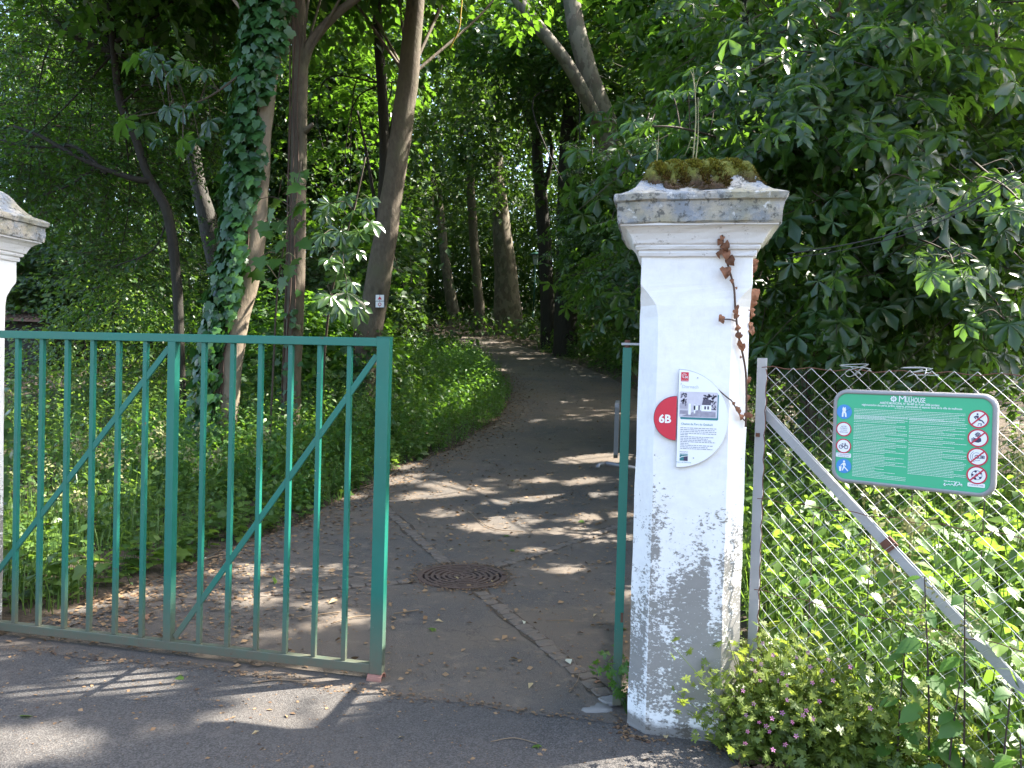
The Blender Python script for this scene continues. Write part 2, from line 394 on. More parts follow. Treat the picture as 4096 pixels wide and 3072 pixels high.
def pillar_paint():
    m, nt, p, o = new_mat('peeling_white_paint'); t = N(nt, 'TexCoord'); v = t.outputs['Object']
    sx = N(nt, 'SeparateXYZ'); nt.links.new(v, sx.inputs[0])
    mp = N(nt, 'Mapping'); mp.inputs['Scale'].default_value = (1, 1, 1.7); nt.links.new(v, mp.inputs[0]); vv = mp.outputs[0]
    mq = N(nt, 'Mapping'); mq.inputs['Scale'].default_value = (1.6, 1.6, .55); nt.links.new(v, mq.inputs[0]); nb = noise(nt, mq.outputs[0], 4.6, 5, .65, .5); nf = noise(nt, vv, 55, 8, .75); nm = noise(nt, vv, 15, 6, .68)
    zz = mth(nt, 'DIVIDE', sx.outputs[2], 2.5)
    bias = ramp(nt, zz, [(0, .50), (.035, .52), (.06, .57), (.12, .60), (.19, .55), (.26, .51), (.34, .495), (.40, .44), (.462, .35), (.478, .46), (.49, .28), (.60, .22), (1, .16)])
    val = mth(nt, 'ADD', mth(nt, 'MULTIPLY', nb, .46), mth(nt, 'ADD', mth(nt, 'MULTIPLY', nm, .30), mth(nt, 'MULTIPLY', nf, .62)))
    ex = mth(nt, 'MULTIPLY', mth(nt, 'LESS_THAN', sx.outputs[0], -.15), -.07); val = mth(nt, 'ADD', mth(nt, 'ADD', val, ex), mth(nt, 'SUBTRACT', bias, .5))
    peel = ramp(nt, val, [(.683, 0), (.715, 1)])
    con = mix(nt, nm, (.22, .205, .185), (.32, .30, .27)); con = mix(nt, ramp(nt, noise(nt, v, 3.5, 3), [(.5, 0), (.7, .55)]), con, (.20, .19, .13))
    stn = ramp(nt, noise(nt, mq.outputs[0], 9, 7, .75), [(.52, 0), (.75, .5)]); wht = mix(nt, ramp(nt, nm, [(.35, 0), (.7, 1)]), (.82, .805, .775), (.90, .885, .855))
    wht = mix(nt, stn, wht, (.66, .64, .61)); c = mix(nt, peel, wht, con); c = mix(nt, mth(nt, 'MULTIPLY', ramp(nt, mth(nt, 'ADD', sx.outputs[2], mth(nt, 'MULTIPLY', nm, -.09)), [(.0, 1), (.03, 0)]), .8), c, (.07, .055, .04)); nt.links.new(c, p.inputs['Base Color']); p.inputs['Roughness'].default_value = .85
    h = mth(nt, 'ADD', mth(nt, 'MULTIPLY', peel, -.6), mth(nt, 'MULTIPLY', nf, .35)); bump(nt, p, h, .5, .004); return m
M['pillar_paint'] = pillar_paint()
def cap_stone(amount):
    m, nt, p, o = new_mat('weathered_cap_stone'); v = coords(nt)
    n1 = noise(nt, v, 9, 8, .7); n2 = noise(nt, v, 30, 6, .75); n3 = noise(nt, v, 3.2, 4, .6)
    c = mix(nt, ramp(nt, n1, [(.42, 0), (.56, 1)]), (.44, .40, .335), (.235, .26, .29))
    c = mix(nt, ramp(nt, n3, [(.46, 0), (.60, amount)]), c, (.27, .24, .13))
    c = mix(nt, ramp(nt, n2, [(.53, 0), (.60, .85)]), c, (.085, .085, .075))
    c = mix(nt, ramp(nt, noise(nt, v, 21, 5, .7), [(.60, 0), (.66, .9)]), c, (.58, .57, .54))
    nt.links.new(c, p.inputs['Base Color']); p.inputs['Roughness'].default_value = .9; bump(nt, p, mth(nt, 'ADD', n1, n2), .7, .008); return m
M['cap_stone'] = cap_stone(.7)
def capital_paint():
    m, nt, p, o = new_mat('capital_paint'); v = coords(nt)
    n1 = noise(nt, v, 12, 7, .7); n2 = noise(nt, v, 40, 5, .75)
    c = mix(nt, n1, (.66, .64, .63), (.80, .79, .77)); c = mix(nt, ramp(nt, n2, [(.60, 0), (.66, .7)]), c, (.33, .30, .27))
    nt.links.new(c, p.inputs['Base Color']); p.inputs['Roughness'].default_value = .85; bump(nt, p, n2, .4, .004); return m
M['capital_paint'] = capital_paint()
M['galv'] = plain('galvanised_steel', (.37, .375, .38), .5, .35, .18, 14)
M['galv_paint'] = plain('grey_painted_steel', (.37, .375, .385), .55, .0, .15, 9)
M['wire'] = plain('galvanised_wire', (.46, .46, .45), .45, .3, .25, 30)
M['rust'] = plain('rusty_iron', (.13, .055, .034), .85, .0, .4, 30)
M['latch_steel'] = plain('latch_steel', (.16, .165, .17), .5, .5)
M['pink_rust'] = plain('primer_rust', (.30, .14, .10), .8, .0, .3, 25)
M['cast_iron'] = plain('rusted_cast_iron', (.085, .055, .042), .75, .1, .45, 25)
M['sign_green'] = plain('sign_green', (.055, .46, .23), .4, 0, .03, 3)
M['sign_white'] = plain('sign_white', (.88, .88, .88), .5, 0, .02)
M['sign_red'] = plain('sign_red', (.55, .03, .06), .45, 0, .03)
M['sign_blue'] = plain('sign_blue', (.06, .27, .60), .45, 0, .03)
M['ink'] = plain('ink', (.05, .04, .09), .6, 0, .05)
M['plaque_red'] = plain('plaque_red', (.62, .025, .05), .45, 0, .03)
M['plaque_grey'] = plain('plaque_grey', (.35, .36, .40), .6, 0, .05)
M['teal'] = plain('teal', (.03, .20, .22), .5, 0, .05)
M['black'] = plain('black_rubber', (.012, .012, .012), .6)
M['stone_setts'] = plain('sett_stone', (.125, .100, .078), .8, 0, .45, 12)
M['whitewash'] = plain('whitewash_splash', (.22, .205, .185), .9, 0, .3, 14)
M['roof_tile'] = plain('roof_tile', (.23, .14, .11), .85, 0, .35, 9)
M['shed_wood'] = plain('dark_shed_boards', (.03, .024, .02), .85, 0, .3, 6)
M['lamp_green'] = plain('lamp_green', (.025, .12, .09), .5)
M['glass'] = plain('frosted_glass', (.45, .5, .5), .2)
M['pit'] = plain('pit_concrete', (.04, .035, .03), .9)
M['yellow'] = plain('yellow_rope', (.45, .32, .03), .7)
M['stem'] = plain('green_stem', (.07, .11, .03), .7)
M['stem_dark'] = plain('dark_stem', (.055, .032, .030), .7)

# ------------------------------------------------------------------ ground, road, path
def pl(y):   # left edge of the path
    return np.interp(y, [2, 3.9, 6.3, 9.3, 10.7, 13.2, 16, 19.2, 23, 27, 31, 35, 37], [-3.55, -3.54, -3.46, -3.42, -3.05, -2.95, -3.35, -4.3, -6.0, -7.9, -11, -17, -22])
def pr(y):   # right edge
    return np.interp(y, [2, 3.3, 6, 10, 14, 18, 22, 27, 31, 34, 37], [-.10, -.05, .12, .20, -.05, -1.0, -2.6, -5.0, -7.4, -11, -18])
FD = np.array([.881, -.473, 0]); FN = np.array([-.473, -.881, 0])   # along the wire fence; towards the camera
FP = np.array([.375, 3.42, 0])                                       # foot of the fence post
def road_edge(x):
    x = np.asarray(x, float)
    w = .03*np.sin(x*5.1)+.02*np.sin(x*13.7+1)
    return np.where(x < .30, 3.37+.02*np.sin(x*2.3+.5)+w*.5, 2.99-.535*(x-.30)+w)
DC = np.array([-1.47, 5.40]); DR = .325
def grid(name, xs, ys, zf, mat, skip=None):
    X, Y = np.meshgrid(xs, ys); V = np.stack([X, Y, zf(X, Y)], -1).reshape(-1, 3); n = len(xs); f = []
    for j in range(len(ys)-1):
        for i in range(n-1):
            if skip and skip(i, j): continue
            f.append((j*n+i, j*n+i+1, (j+1)*n+i+1, (j+1)*n+i))
    me = bpy.data.meshes.new(name); me.from_pydata(V.tolist(), [], f); me.update()
    me.polygons.foreach_set('use_smooth', [True]*len(me.polygons)); return link(name, me, mat)
def soil_z(X, Y):
    inside = np.minimum(X-pl(Y), pr(Y)-X)
    inroad = road_edge(X)-Y
    d = np.maximum(np.minimum(inside, Y-1), inroad)
    dip = np.clip((d-.06)/.25, 0, 1)*np.where((Y < 9), .42, .05)
    bumps = .03*np.sin(X*2.1+Y*.7)+.025*np.sin(Y*3.1-X*1.3)
    off = np.clip(-d/.6, 0, 1)
    return gz(Y)-.012-dip+off*(bumps+.04)
xs = np.concatenate([np.linspace(-120, -14, 14), np.arange(-13, 8, .22), np.linspace(8.5, 120, 16)])
ys = np.concatenate([np.linspace(-60, -1, 8), np.arange(0, 14, .22), np.arange(14, 42, .6), np.linspace(44, 160, 14)])
g_ = grid('ground', xs, ys, soil_z, M['soil']); g_['kind'] = 'structure'
# path: strips across, a square left out for the round drain
ynear = np.array([3.2, 3.5, 3.8, 4.1, 4.4, 4.65, DC[1]-.5, DC[1]-.25, DC[1], DC[1]+.25, DC[1]+.5, 6.2, 6.5])
ypath = np.concatenate([ynear, np.arange(6.9, 37, .4)])
V = []; F = []; cols = 14
fixed = [DC[0]-.5, DC[0]+.5]
for y in ypath:
    a, b = float(pl(y)), float(pr(y))
    a += .05*math.sin(y*3.1)+.03*math.sin(y*7.7); b += .04*math.sin(y*2.3)
    row = list(np.linspace(a, fixed[0], 6))+list(np.linspace(fixed[0], fixed[1], 5))[1:]+list(np.linspace(fixed[1], b, 6))[1:] if y < 7 else list(np.linspace(a, b, 15))
    V += [(x, y, gzf(y)+.0) for x in row]
n = 15
for j in range(len(ypath)-1):
    for i in range(n-1):
        if 5 <= i < 9 and DC[1]-.51 < (ypath[j]+ypath[j+1])/2 < DC[1]+.51: continue
        F.append((j*n+i, j*n+i+1, (j+1)*n+i+1, (j+1)*n+i))
b = len(V); K = 48
for k in range(K):
    a = 2*math.pi*k/K; V.append((DC[0]+(DR-.004)*math.cos(a), DC[1]+(DR-.004)*math.sin(a), gzf(DC[1]+DR*math.sin(a))))
for k in range(K):
    a = 2*math.pi*k/K; s = .5/max(abs(math.cos(a)), abs(math.sin(a)))
    yy = DC[1]+s*math.sin(a); V.append((DC[0]+s*math.cos(a), yy, gzf(yy)))
for k in range(K): F.append((b+k, b+K+k, b+K+(k+1) % K, b+(k+1) % K))
me = bpy.data.meshes.new('path'); me.from_pydata(V, [], F); me.update(); o = link('path', me, M['path']); o['kind'] = 'structure'
# road sheet, 4 mm above, ragged edge along the gate line
xs = np.concatenate([np.linspace(-60, -8, 12), np.arange(-7.5, 4, .06), np.linspace(4.2, 5.0, 5)])
V = []; F = []; rows = [0, .04, .3, 1, 3, 8, 40]
for x in xs:
    e = float(road_edge(x))
    for r in rows: V.append((x, e-r, .000 if r == 0 else .006))
n = len(rows)
for i in range(len(xs)-1):
    for j in range(n-1): F.append((i*n+j, i*n+j+1, (i+1)*n+j+1, (i+1)*n+j))
me = bpy.data.meshes.new('road'); me.from_pydata(V, [], F); me.update(); o = link('road', me, M['road']); o['kind'] = 'structure'

# ------------------------------------------------------------------ drain cover
dt = thing('drain_cover', 'round rusty cast iron drain cover with ring slots set in the asphalt path', 'drain cover', (DC[0], DC[1], 0))
def ringseg(mb, r0, r1, a0, a1, z0, z1, k):
    vs = []; fs = []
    for i in range(k+1):
        a = a0+(a1-a0)*i/k; c, s = math.cos(a), math.sin(a)
        for r, z in ((r0, z0), (r1, z0), (r1, z1), (r0, z1)): vs.append((DC[0]+r*c, DC[1]+r*s, z))
    for i in range(k):
        for q in range(4):
            fs.append((i*4+q, i*4+(q+1) % 4, (i+1)*4+(q+1) % 4, (i+1)*4+q))
    fs += [(0, 1, 2, 3), (k*4+3, k*4+2, k*4+1, k*4)]
    mb.add(vs, fs)
mb = MB(); ringseg(mb, .292, .328, 0, 2*math.pi, -.05, .010, 56); mb.build('rim', M['cast_iron'], dt)
for r0, r1 in ((.252, .274), (.210, .232), (.168, .190), (.126, .148), (.084, .106), (.040, .064)):
    mb = MB(); ringseg(mb, r0, r1, 0, 2*math.pi, -.035, .008, 44); mb.build('grate_ring', M['cast_iron'], dt)
rr = [(.274, .292), (.232, .252), (.190, .210), (.148, .168), (.106, .126), (.064, .084), (.012, .040)]
for i, (a, c) in enumerate(rr):
    q = max(4, 12-2*i)
    for k in range(q):
        t = 2*math.pi*k/q+.26*(i % 2)+.1; w = .012/((a+c)/2)
        mb = MB(); ringseg(mb, a-.004, c+.004, t-w, t+w, -.035, .0072, 1); mb.build('grate_rib', M['cast_iron'], dt)
mb = MB(); ringseg(mb, .324, .332, 0, 2*math.pi, -.5, -.004, 40)
mb.add([(DC[0]+.33*math.cos(2*math.pi*k/24), DC[1]+.33*math.sin(2*math.pi*k/24), -.39) for k in range(24)], [tuple(range(24))])
mb.build('shaft', M['pit'], dt)

# ------------------------------------------------------------------ sett channels
def sett_mesh(sd):
    r = np.random.default_rng(sd); vs = []; base = [(1, .55), (.9, .92), (.5, 1), (-.5, 1), (-.92, .9), (-1, .5), (-1, -.5), (-.9, -.92), (-.5, -1), (.5, -1), (.92, -.9), (1, -.55)]
    out = [(.5*x*(1+.05*r.normal()), .5*y*(1+.07*r.normal())) for x, y in base]; n = len(out)
    for z, k in ((-.03, 1.0), (.002, 1.0), (.006, .93), (.008, .70)):
        vs += [(x*k, y*k, z+(.0025*r.normal() if z > .005 else 0)) for x, y in out]
    fs = [(q*n+i, q*n+(i+1) % n, (q+1)*n+(i+1) % n, (q+1)*n+i) for q in range(3) for i in range(n)]+[tuple(3*n+i for i in range(n))]
    me = bpy.data.meshes.new('stone'); me.from_pydata(vs, [], fs); me.materials.append(M['stone_setts']); return me
SETT = [sett_mesh(s) for s in range(5)]
def channel(a, b, width, label, wash_from=9):
    a = np.array(a, float); b = np.array(b, float); d = b-a; L = np.linalg.norm(d); d /= L; s = np.array([-d[1], d[0]])
    t = thing('sett_channel', label, 'drainage channel', (a[0], a[1], 0), 'stone channels running to the drain')
    mb = MB(); k = 16; vs = []; fs = []
    for i in range(k+1):
        for q in (-1, 1):
            p = a+d*L*i/k+s*q*(width*.56+.012*rng.normal()); vs.append((p[0], p[1], gzf(p[1])+.003))
    fs = [(2*i, 2*i+1, 2*i+3, 2*i+2) for i in range(k)]
    mb.add(vs, fs); mb.build('joint_bed', M['soil'], t)
    x = .04
    while x < L:
        w = .075+.05*rng.random(); p = a+d*(x+w/2)+s*.008*rng.normal()
        o = bpy.data.objects.new('stone', SETT[rng.integers(5)]); COL.objects.link(o); o.parent = t
        o.location = (p[0]-a[0], p[1]-a[1], gzf(p[1])-.002+.003*rng.random())
        o.rotation_euler = (0, 0, math.atan2(d[1], d[0])+.05*rng.normal()); o.scale = (w*.97, width*(.88+.2*rng.random()), 1)
        if x > wash_from: o.material_slots[0].link = 'OBJECT'; o.material_slots[0].material = M['whitewash']
        x += w+.004
def cp(px, py): return ground(px, py)[:2]
def rim(q): d = np.array(q)-DC; return DC+d/np.linalg.norm(d)*(DR+.03)
e1 = cp(2440, 2795); channel(rim(e1), e1, .10, 'stone sett channel running from drain cover to the foot of the open gate leaf', 1.75)
e2 = cp(1540, 2050); channel(rim(e2), e2, .10, 'dirt-filled stone sett channel running from drain cover away towards the green mound')
e3 = cp(2560, 2100); channel(rim(e3), e3, .10, 'stone sett channel running from drain cover to behind the white pillar')
e4 = cp(500, 2428); channel(rim(e4), e4, .085, 'littered stone sett channel running from drain cover behind the closed gate bars')
# white washed blob of mortar at the foot of the open leaf
t = thing('mortar_patch', 'whitewashed lumpy mortar patch at foot of the open gate leaf', 'mortar patch', (-.27, 3.47, 0))
mb = MB(); vs = [(-.27, 3.46, .012)]
for k in range(14):
    a = 2*math.pi*k/14; r = .052*(1+.5*rng.normal()*.6); vs.append((-.27+r*1.5*math.cos(a), 3.46+r*.75*math.sin(a), .009+.004*rng.random()))
for k in range(14):
    a = 2*math.pi*k/14; v = vs[1+k]; vs.append((-.27+(v[0]+.27)*1.15, 3.46+(v[1]-3.46)*1.15, -.01))
mb.add(vs, [(0, 1+k, 1+(k+1) % 14) for k in range(14)]+[(1+k, 15+k, 15+(k+1) % 14, 1+(k+1) % 14) for k in range(14)])
mb.build('mortar', M['whitewash'], t, smooth=True)

# ------------------------------------------------------------------ gate, closed leaf
GY = 3.494
gx = lambda px, py: float(at_y(px, py, GY)[0])
G = M['green_paint']
gate = thing('gate_leaf', 'closed green metal gate leaf with twelve bars and two diagonal braces', 'gate', (-2.45, GY, 0), 'leaves of the green park gate')
ZT0, ZT1 = 1.636, 1.677; ZB0, ZB1 = .032, .076; XL = -3.77; XR = -1.345
def part_bar(name, a, b, w, d, mat=G, par=gate, up=(0, 1, 0), bev=.002):
    q = MB(); q.bar(a, b, w, d, up); return q.build(name, mat, par, bevel=bev)
xe0 = gx(1507, 1385); xe = (xe0+XR)/2; we = XR-xe0
part_bar('top_rail', (XL, GY+.021, (ZT0+ZT1)/2), (xe0, GY+.021, (ZT0+ZT1)/2), .041, .041)
part_bar('bottom_rail', (XL, GY+.021, (ZB0+ZB1)/2), (xe0, GY+.021, (ZB0+ZB1)/2), .044, .041)
part_bar('end_post', (xe, GY+.0225, .030), (xe, GY+.0225, ZT1+.002), we, .047)
part_bar('hinge_post', (XL-.021, GY+.0225, .030), (XL-.021, GY+.0225, ZT1+.002), .042, .047)
xm0, xm1 = gx(672, 1400), gx(698, 1400)
part_bar('mid_post', ((xm0+xm1)/2, GY+.0215, ZB1), ((xm0+xm1)/2, GY+.0215, ZT0), xm1-xm0+.006, .043)
tops = [(53, 1351), (149, 1353), (253, 1358), (354, 1361), (458, 1364), (567, 1366), (800, 1370), (914, 1375), (1030, 1377), (1148, 1383), (1265, 1385), (1387, 1387)]
for px, py in tops:
    x = gx(px, py)+.0118
    part_bar('bar', (x, GY+.0215, ZB1), (x+.002*rng.normal(), GY+.0215, ZT0), .0236, .0236)
xmc = (xm0+xm1)/2
part_bar('diagonal_brace', (xm1+.02, GY+.018, ZB1+.02), (xe0-.005, GY+.018, ZT0-.045), .030, .012)
part_bar('diagonal_brace', (XL+.01, GY+.018, .16), (xm0-.005, GY+.018, ZT0-.03), .030, .012)
# bent steel shoe under the end post
q = MB(); vs = []; fs = []; kk = 10
for i in range(kk+1):
    a = math.pi*i/kk
    for x in (xe-.040, xe+.034):
        for r in (.036, .031): vs.append((x, GY+.02-math.cos(a)*r, -.004+math.sin(a)*r*1.05))
for i in range(kk):
    b0 = i*4; b1 = b0+4
    fs += [(b0, b1, b1+2, b0+2), (b0+1, b0+3, b1+3, b1+1), (b0, b0+1, b1+1, b1), (b0+2, b1+2, b1+3, b0+3)]
q.add(vs, fs); o = q.build('ground_shoe', M['pink_rust'], gate); o['label'] = 'rusty bent steel shoe under the end post'
q = MB(); q.box((xe, GY+.0225, ZT1+.004), (we+.004, .05, .004)); q.build('post_cap', G, gate)
q = MB(); q.box((XL-.01, GY+.0, ZT1+.012), (.30, .05, .010)); q.build('hinge_strap', M['rust'], gate)

# ------------------------------------------------------------------ gate, open leaf seen on edge
hp = np.array([-.205, 3.525, 0]); gd = np.array([-.064, .998, 0]); gn = np.array([.998, .064, 0])
gate2 = thing('gate_leaf', 'green metal gate leaf swung open, seen edge-on beside the white pillar', 'gate', hp, 'leaves of the green park gate')
GL = 1.12
def gp(u, v, z): return hp+gd*u+gn*v+UP*z
part_bar('hinge_post', gp(0, 0, .012), gp(0, 0, 1.655), .040, .045, par=gate2, up=gd)
part_bar('end_post', gp(GL, 0, .03), gp(GL, 0, 1.66), .040, .05, par=gate2, up=gd)
part_bar('mid_post', gp(GL*.5, 0, .076), gp(GL*.5, 0, 1.63), .032, .032, par=gate2, up=gd)
part_bar('top_rail', gp(.022, 0, 1.63), gp(GL-.025, 0, 1.63), .038, .038, par=gate2, up=(0, 0, 1))
part_bar('bottom_rail', gp(.022, 0, .055), gp(GL-.025, 0, .055), .038, .04, par=gate2, up=(0, 0, 1))
for k in range(1, 10):
    if k == 5: continue
    part_bar('bar', gp(GL*k/10, 0, .075), gp(GL*k/10, 0, 1.61), .022, .022, par=gate2, up=gd)
part_bar('diagonal_brace', gp(.03, .004, .10), gp(GL*.48, .004, 1.58), .012, .03, par=gate2, up=gd)
q = MB(); q.box(gp(-.005, .03, 1.672), (.115, .03, .010), (gn, gd, UP)); q.build('hinge_strap', M['galv'], gate2)
q = MB(); q.tube([gp(0, 0, 1.655), gp(0, 0, 1.69)], .013, 10); q.build('hinge_pin', M['rust'], gate2)
q = MB()
ou = [(-.24, -.13), (-.22, -.15), (.22, -.15), (.24, -.13), (.24, .13), (.22, .15), (-.22, .15), (-.24, .13)]
zc = 1.235
vs = [gp(.70+u, vv, zc+w*.95) for vv in (-.052, -.030) for u, w in ou]
q.add(vs, [tuple(range(8)), tuple(range(15, 7, -1))]+[(i, 8+i, 8+(i+1) % 8, (i+1) % 8) for i in range(8)])
o = q.build('notice_board', M['latch_steel'], gate2); o['label'] = 'white notice board fixed to the open leaf, seen edge-on'
q = MB(); q.tube([gp(GL, -.10, .985), gp(GL, .14, .955)], .014, 10); q.tube([gp(GL, -.10, .985), gp(GL-.02, -.14, .98), gp(GL-.06, -.15, .965)], .011, 8)
o = q.build('latch_lever', M['latch_steel'], gate2, smooth=True)
q = MB(); q.box(gp(-.022, .012, .42), (.012, .004, .045), (gn, gd, UP)); q.build('rust_patch', M['rust'], gate2)

# ------------------------------------------------------------------ pillars
def pillar(cx, yf, label, group, dz=0.0):
    W0, W1 = .231, .2265; cyy = yf+W0
    t = thing('gate_pillar', label, 'pillar', (cx, cyy, 0), group)
    r = np.random.default_rng(int(abs(cx)*100))
    vs = []; zs = [-.08, 0, .02, .1, .2, .3, .45, .6, .75, .9, 1.05, 1.2, 1.35, 1.5, 1.65, 1.78, 1.83, 1.86, 1.885, 1.905, 1.92, 2.0, 2.045]
    cham = lambda z: .078 if z < 1.80 else max(.003, .078*(1-((z-1.80)/.115)**1.5)) if z < 1.915 else .003
    for z in zs:
        w = W0+(W1-W0)*z/2.05; c = cham(z)
        if 1.84 < z < 1.87: c = .078*.62
        wob = .0014 if z < 1.8 else .0008
        pts = [(-w+c, -w), (-w/3, -w), (w/3, -w), (w-c, -w), (w, -w+c), (w, w-c), (w-c, w), (-w+c, w), (-w, w-c), (-w, -w+c)]
        vs += [(cx+x+wob*r.normal(), cyy+y+wob*r.normal(), z+(dz if z > 1 else 0)) for x, y in pts]
    n = 10; fs = [(i*n+j, i*n+(j+1) % n, (i+1)*n+(j+1) % n, (i+1)*n+j) for i in range(len(zs)-1) for j in range(n)]+[tuple((len(zs)-1)*n+j for j in range(n))]
    q = MB(); q.add(vs, fs); q.build('shaft', M['pillar_paint'], t)
    def loft(name, prof, mat, wob, segs=8):
        vs = []; n = 4*segs
        for z, w in prof:
            for s in range(4):
                a = [(-1, -1), (1, -1), (1, 1), (-1, 1)]; p, e = a[s], a[(s+1) % 4]
                for k in range(segs):
                    u = k/segs; x = p[0]+(e[0]-p[0])*u; y = p[1]+(e[1]-p[1])*u
                    k2 = .985 if (k == 0) else 1
                    vs.append((cx+x*w*k2+wob*r.normal(), cyy+y*w*k2+wob*r.normal(), z+dz+wob*.8*r.normal()))
        fs = [(i*n+j, i*n+(j+1) % n, (i+1)*n+(j+1) % n, (i+1)*n+j) for i in range(len(prof)-1) for j in range(n)]+[tuple((len(prof)-1)*n+j for j in range(n)), tuple(range(n-1, -1, -1))]
        q = MB(); q.add(vs, fs); return q.build(name, mat, t)
    loft('capital', [(2.03, .2285), (2.035, .240), (2.047, .243), (2.058, .240), (2.062, .252), (2.072, .256), (2.078, .252), (2.084, .262), (2.10, .268), (2.122, .279), (2.138, .292), (2.146, .305), (2.149, .318), (2.158, .318)], M['capital_paint'], .0012)
    loft('cap', [(2.157, .324), (2.163, .329), (2.20, .331), (2.236, .332), (2.243, .333), (2.247, .343), (2.270, .346), (2.277, .342), (2.283, .322), (2.296, .292), (2.318, .266), (2.342, .245), (2.366, .228), (2.388, .215), (2.408, .200), (2.424, .180), (2.434, .15), (2.438, .08)], M['cap_stone'], .0022)
    return t
pc = (-.147+.315)/2
pillar(pc, 3.272, 'white peeling gate pillar with moss-topped stone cap and a round plaque', 'gate pillars')
LPX = float(at_y(70, 1074, 3.734)[0])-.2275
pillar(LPX, 3.272, 'white gate pillar with bare grey cap at the closed leaf\'s hinge end', 'gate pillars', .05)

# moss on the cap
ms = thing('moss_cushion', 'green and brown moss cushion covering the stone cap of the plaque pillar', 'moss', (pc, 3.272+.231, 2.43))
pcy = 3.272+.231
def cap_h(hw):  # height of the cap surface at half-width hw
    return np.interp(hw, [.08, .15, .18, .20, .215, .228, .245, .266, .296, .33], [2.438, 2.434, 2.424, 2.408, 2.388, 2.366, 2.342, 2.318, 2.296, 2.283])
cl = Cloud(); pts = []
n = 42000
x = rng.uniform(-.30, .30, n); y = rng.uniform(-.30, .30, n); hw = np.maximum(np.abs(x), np.abs(y))
front = (y < 0) & (np.abs(y) >= np.abs(x)-.02)
wob = .02*np.sin(x*31)+.016*np.sin(x*67+1)+.012*np.sin(y*45)
lim = np.where(front, np.where((x > -.145+wob*.5) & (x < .125+wob), .30+wob*.4, .252+wob*.5), .250+wob*.5)
k = hw < lim; x, y, hw = x[k], y[k], hw[k]
z = cap_h(hw); p = np.stack([pc+x, pcy+y, z+.002], 1)
th = np.clip((lim[k]-hw)/.05, .25, 1)*(.5+.9*np.sin(x*40+y*23)**2)
low = np.clip((2.40-z)/.05, 0, 1)*(y < 0)
out = np.stack([x, y, np.full(len(x), .14)], 1)
ax = norm(norm(out)*.6+rdir(len(x))*.9)
cl.scatter(tmpl([(-.22, 0, 0), (.22, 0, 0), (.08, 1, 0), (-.08, 1, 0)], [(0, 1, 2), (0, 2, 3)]), p, ax, rdir(len(p)), .021*th*(1-.3*low), np.clip(.72-.75*low+.22*rng.normal(size=len(p)), 0, 1), beams=False)
cl.build('moss_tufts', M['moss_tuft'], ms)
q = MB(); gn_ = 64; gx_ = np.linspace(-.26, .26, gn_); vs = []; ok = []
for yv in np.linspace(-.31, .26, gn_):
    for xv in gx_:
        hw_ = max(abs(xv), abs(yv)); fr = yv < 0 and abs(yv) >= abs(xv)-.02
        wv = .02*math.sin(xv*31)+.016*math.sin(xv*67+1)+.012*math.sin(yv*45)
        lm = (.30+wv*.4 if -.145+wv*.5 < xv < .125+wv else .252+wv*.5) if fr else .250+wv*.5
        ok.append(hw_ < lm-.004); e = np.clip((lm-hw_)/.04, 0, 1)
        lump = .010+.007*math.sin(xv*52+yv*17)*math.sin(yv*47-xv*13)+.004*rng.normal()
        dn = norm(np.array([xv, yv, .14])); dpt = e*lump-.002
        vs.append((pc+xv+dn[0]*dpt, pcy+yv+dn[1]*dpt, float(cap_h(hw_))+max(.2, dn[2])*dpt+(.008*e if hw_ < .2 else 0)))
q.add(vs, [(j*gn_+i, j*gn_+i+1, (j+1)*gn_+i+1, (j+1)*gn_+i) for j in range(gn_-1) for i in range(gn_-1) if ok[j*gn_+i] and ok[j*gn_+i+1] and ok[(j+1)*gn_+i] and ok[(j+1)*gn_+i+1]])
mm, nt, p_, o_ = new_mat('moss_body'); v_ = coords(nt); n_m = noise(nt, v_, 60, 6, .75); sx_ = N(nt, 'SeparateXYZ'); nt.links.new(v_, sx_.inputs[0])
nt.links.new(mix(nt, ramp(nt, mth(nt, 'ADD', mth(nt, 'MULTIPLY', sx_.outputs[2], 5.0), noise(nt, v_, 14, 5, .7)), [(-.0, 0), (.32, 1)]), mix(nt, n_m, (.025, .013, .006), (.075, .040, .014)), mix(nt, n_m, (.050, .055, .008), (.19, .20, .022))), p_.inputs['Base Color']); p_.inputs['Roughness'].default_value = .95; bump(nt, p_, n_m, 1, .01)
q.build('moss_body', mm, ms, smooth=True)
# stalks growing out of the cap
def stalk(pts, w, label, leafs=()):
    P = np.array([at_y(a*VS, b*VS, 3.45) for a, b in pts]); t = thing('grass_stalk', label, 'grass stalk', P[0], 'dry stalks on the pillar cap')
    q = MB(); q.tube(catmull(P, 6), np.linspace(w, w*.35, (len(P)-1)*6+1) if len(P) > 2 else np.linspace(w, w*.4, 7), 5); q.build('stem', M['dry_stalk'], t, smooth=True)
    for (a, b2), (c2, d2), ww in leafs:
        A = at_y(a*VS, b2*VS, 3.44); B = at_y(c2*VS, d2*VS, 3.43); mid = (A+B)/2+UP*.02
        q = MB(); q.tube(catmull([A, mid, B], 5), np.linspace(ww, ww*.2, 11), 4); q.build('blade', M['dry_stalk'], t, smooth=True)
M['dry_stalk'] = plain('dry_stalk', (.26, .24, .12), .8)
stalk([(1497, 345), (1503, 260), (1501, 190), (1497, 148)], .0035, 'tall thin pale stalk rising from the middle of the mossy cap', [((1502, 200), (1490, 150), .003), ((1503, 190), (1518, 165), .002)])
stalk([(1503, 345), (1508, 290), (1508, 210)], .003, 'second dry stalk close beside the tallest one on the mossy cap', [((1497, 320), (1478, 338), .002), ((1500, 300), (1484, 325), .002)])
stalk([(1418, 362), (1421, 320), (1423, 282)], .003, 'short dry stalk at the edge of the mossy cap', [((1420, 335), (1412, 305), .0018)])

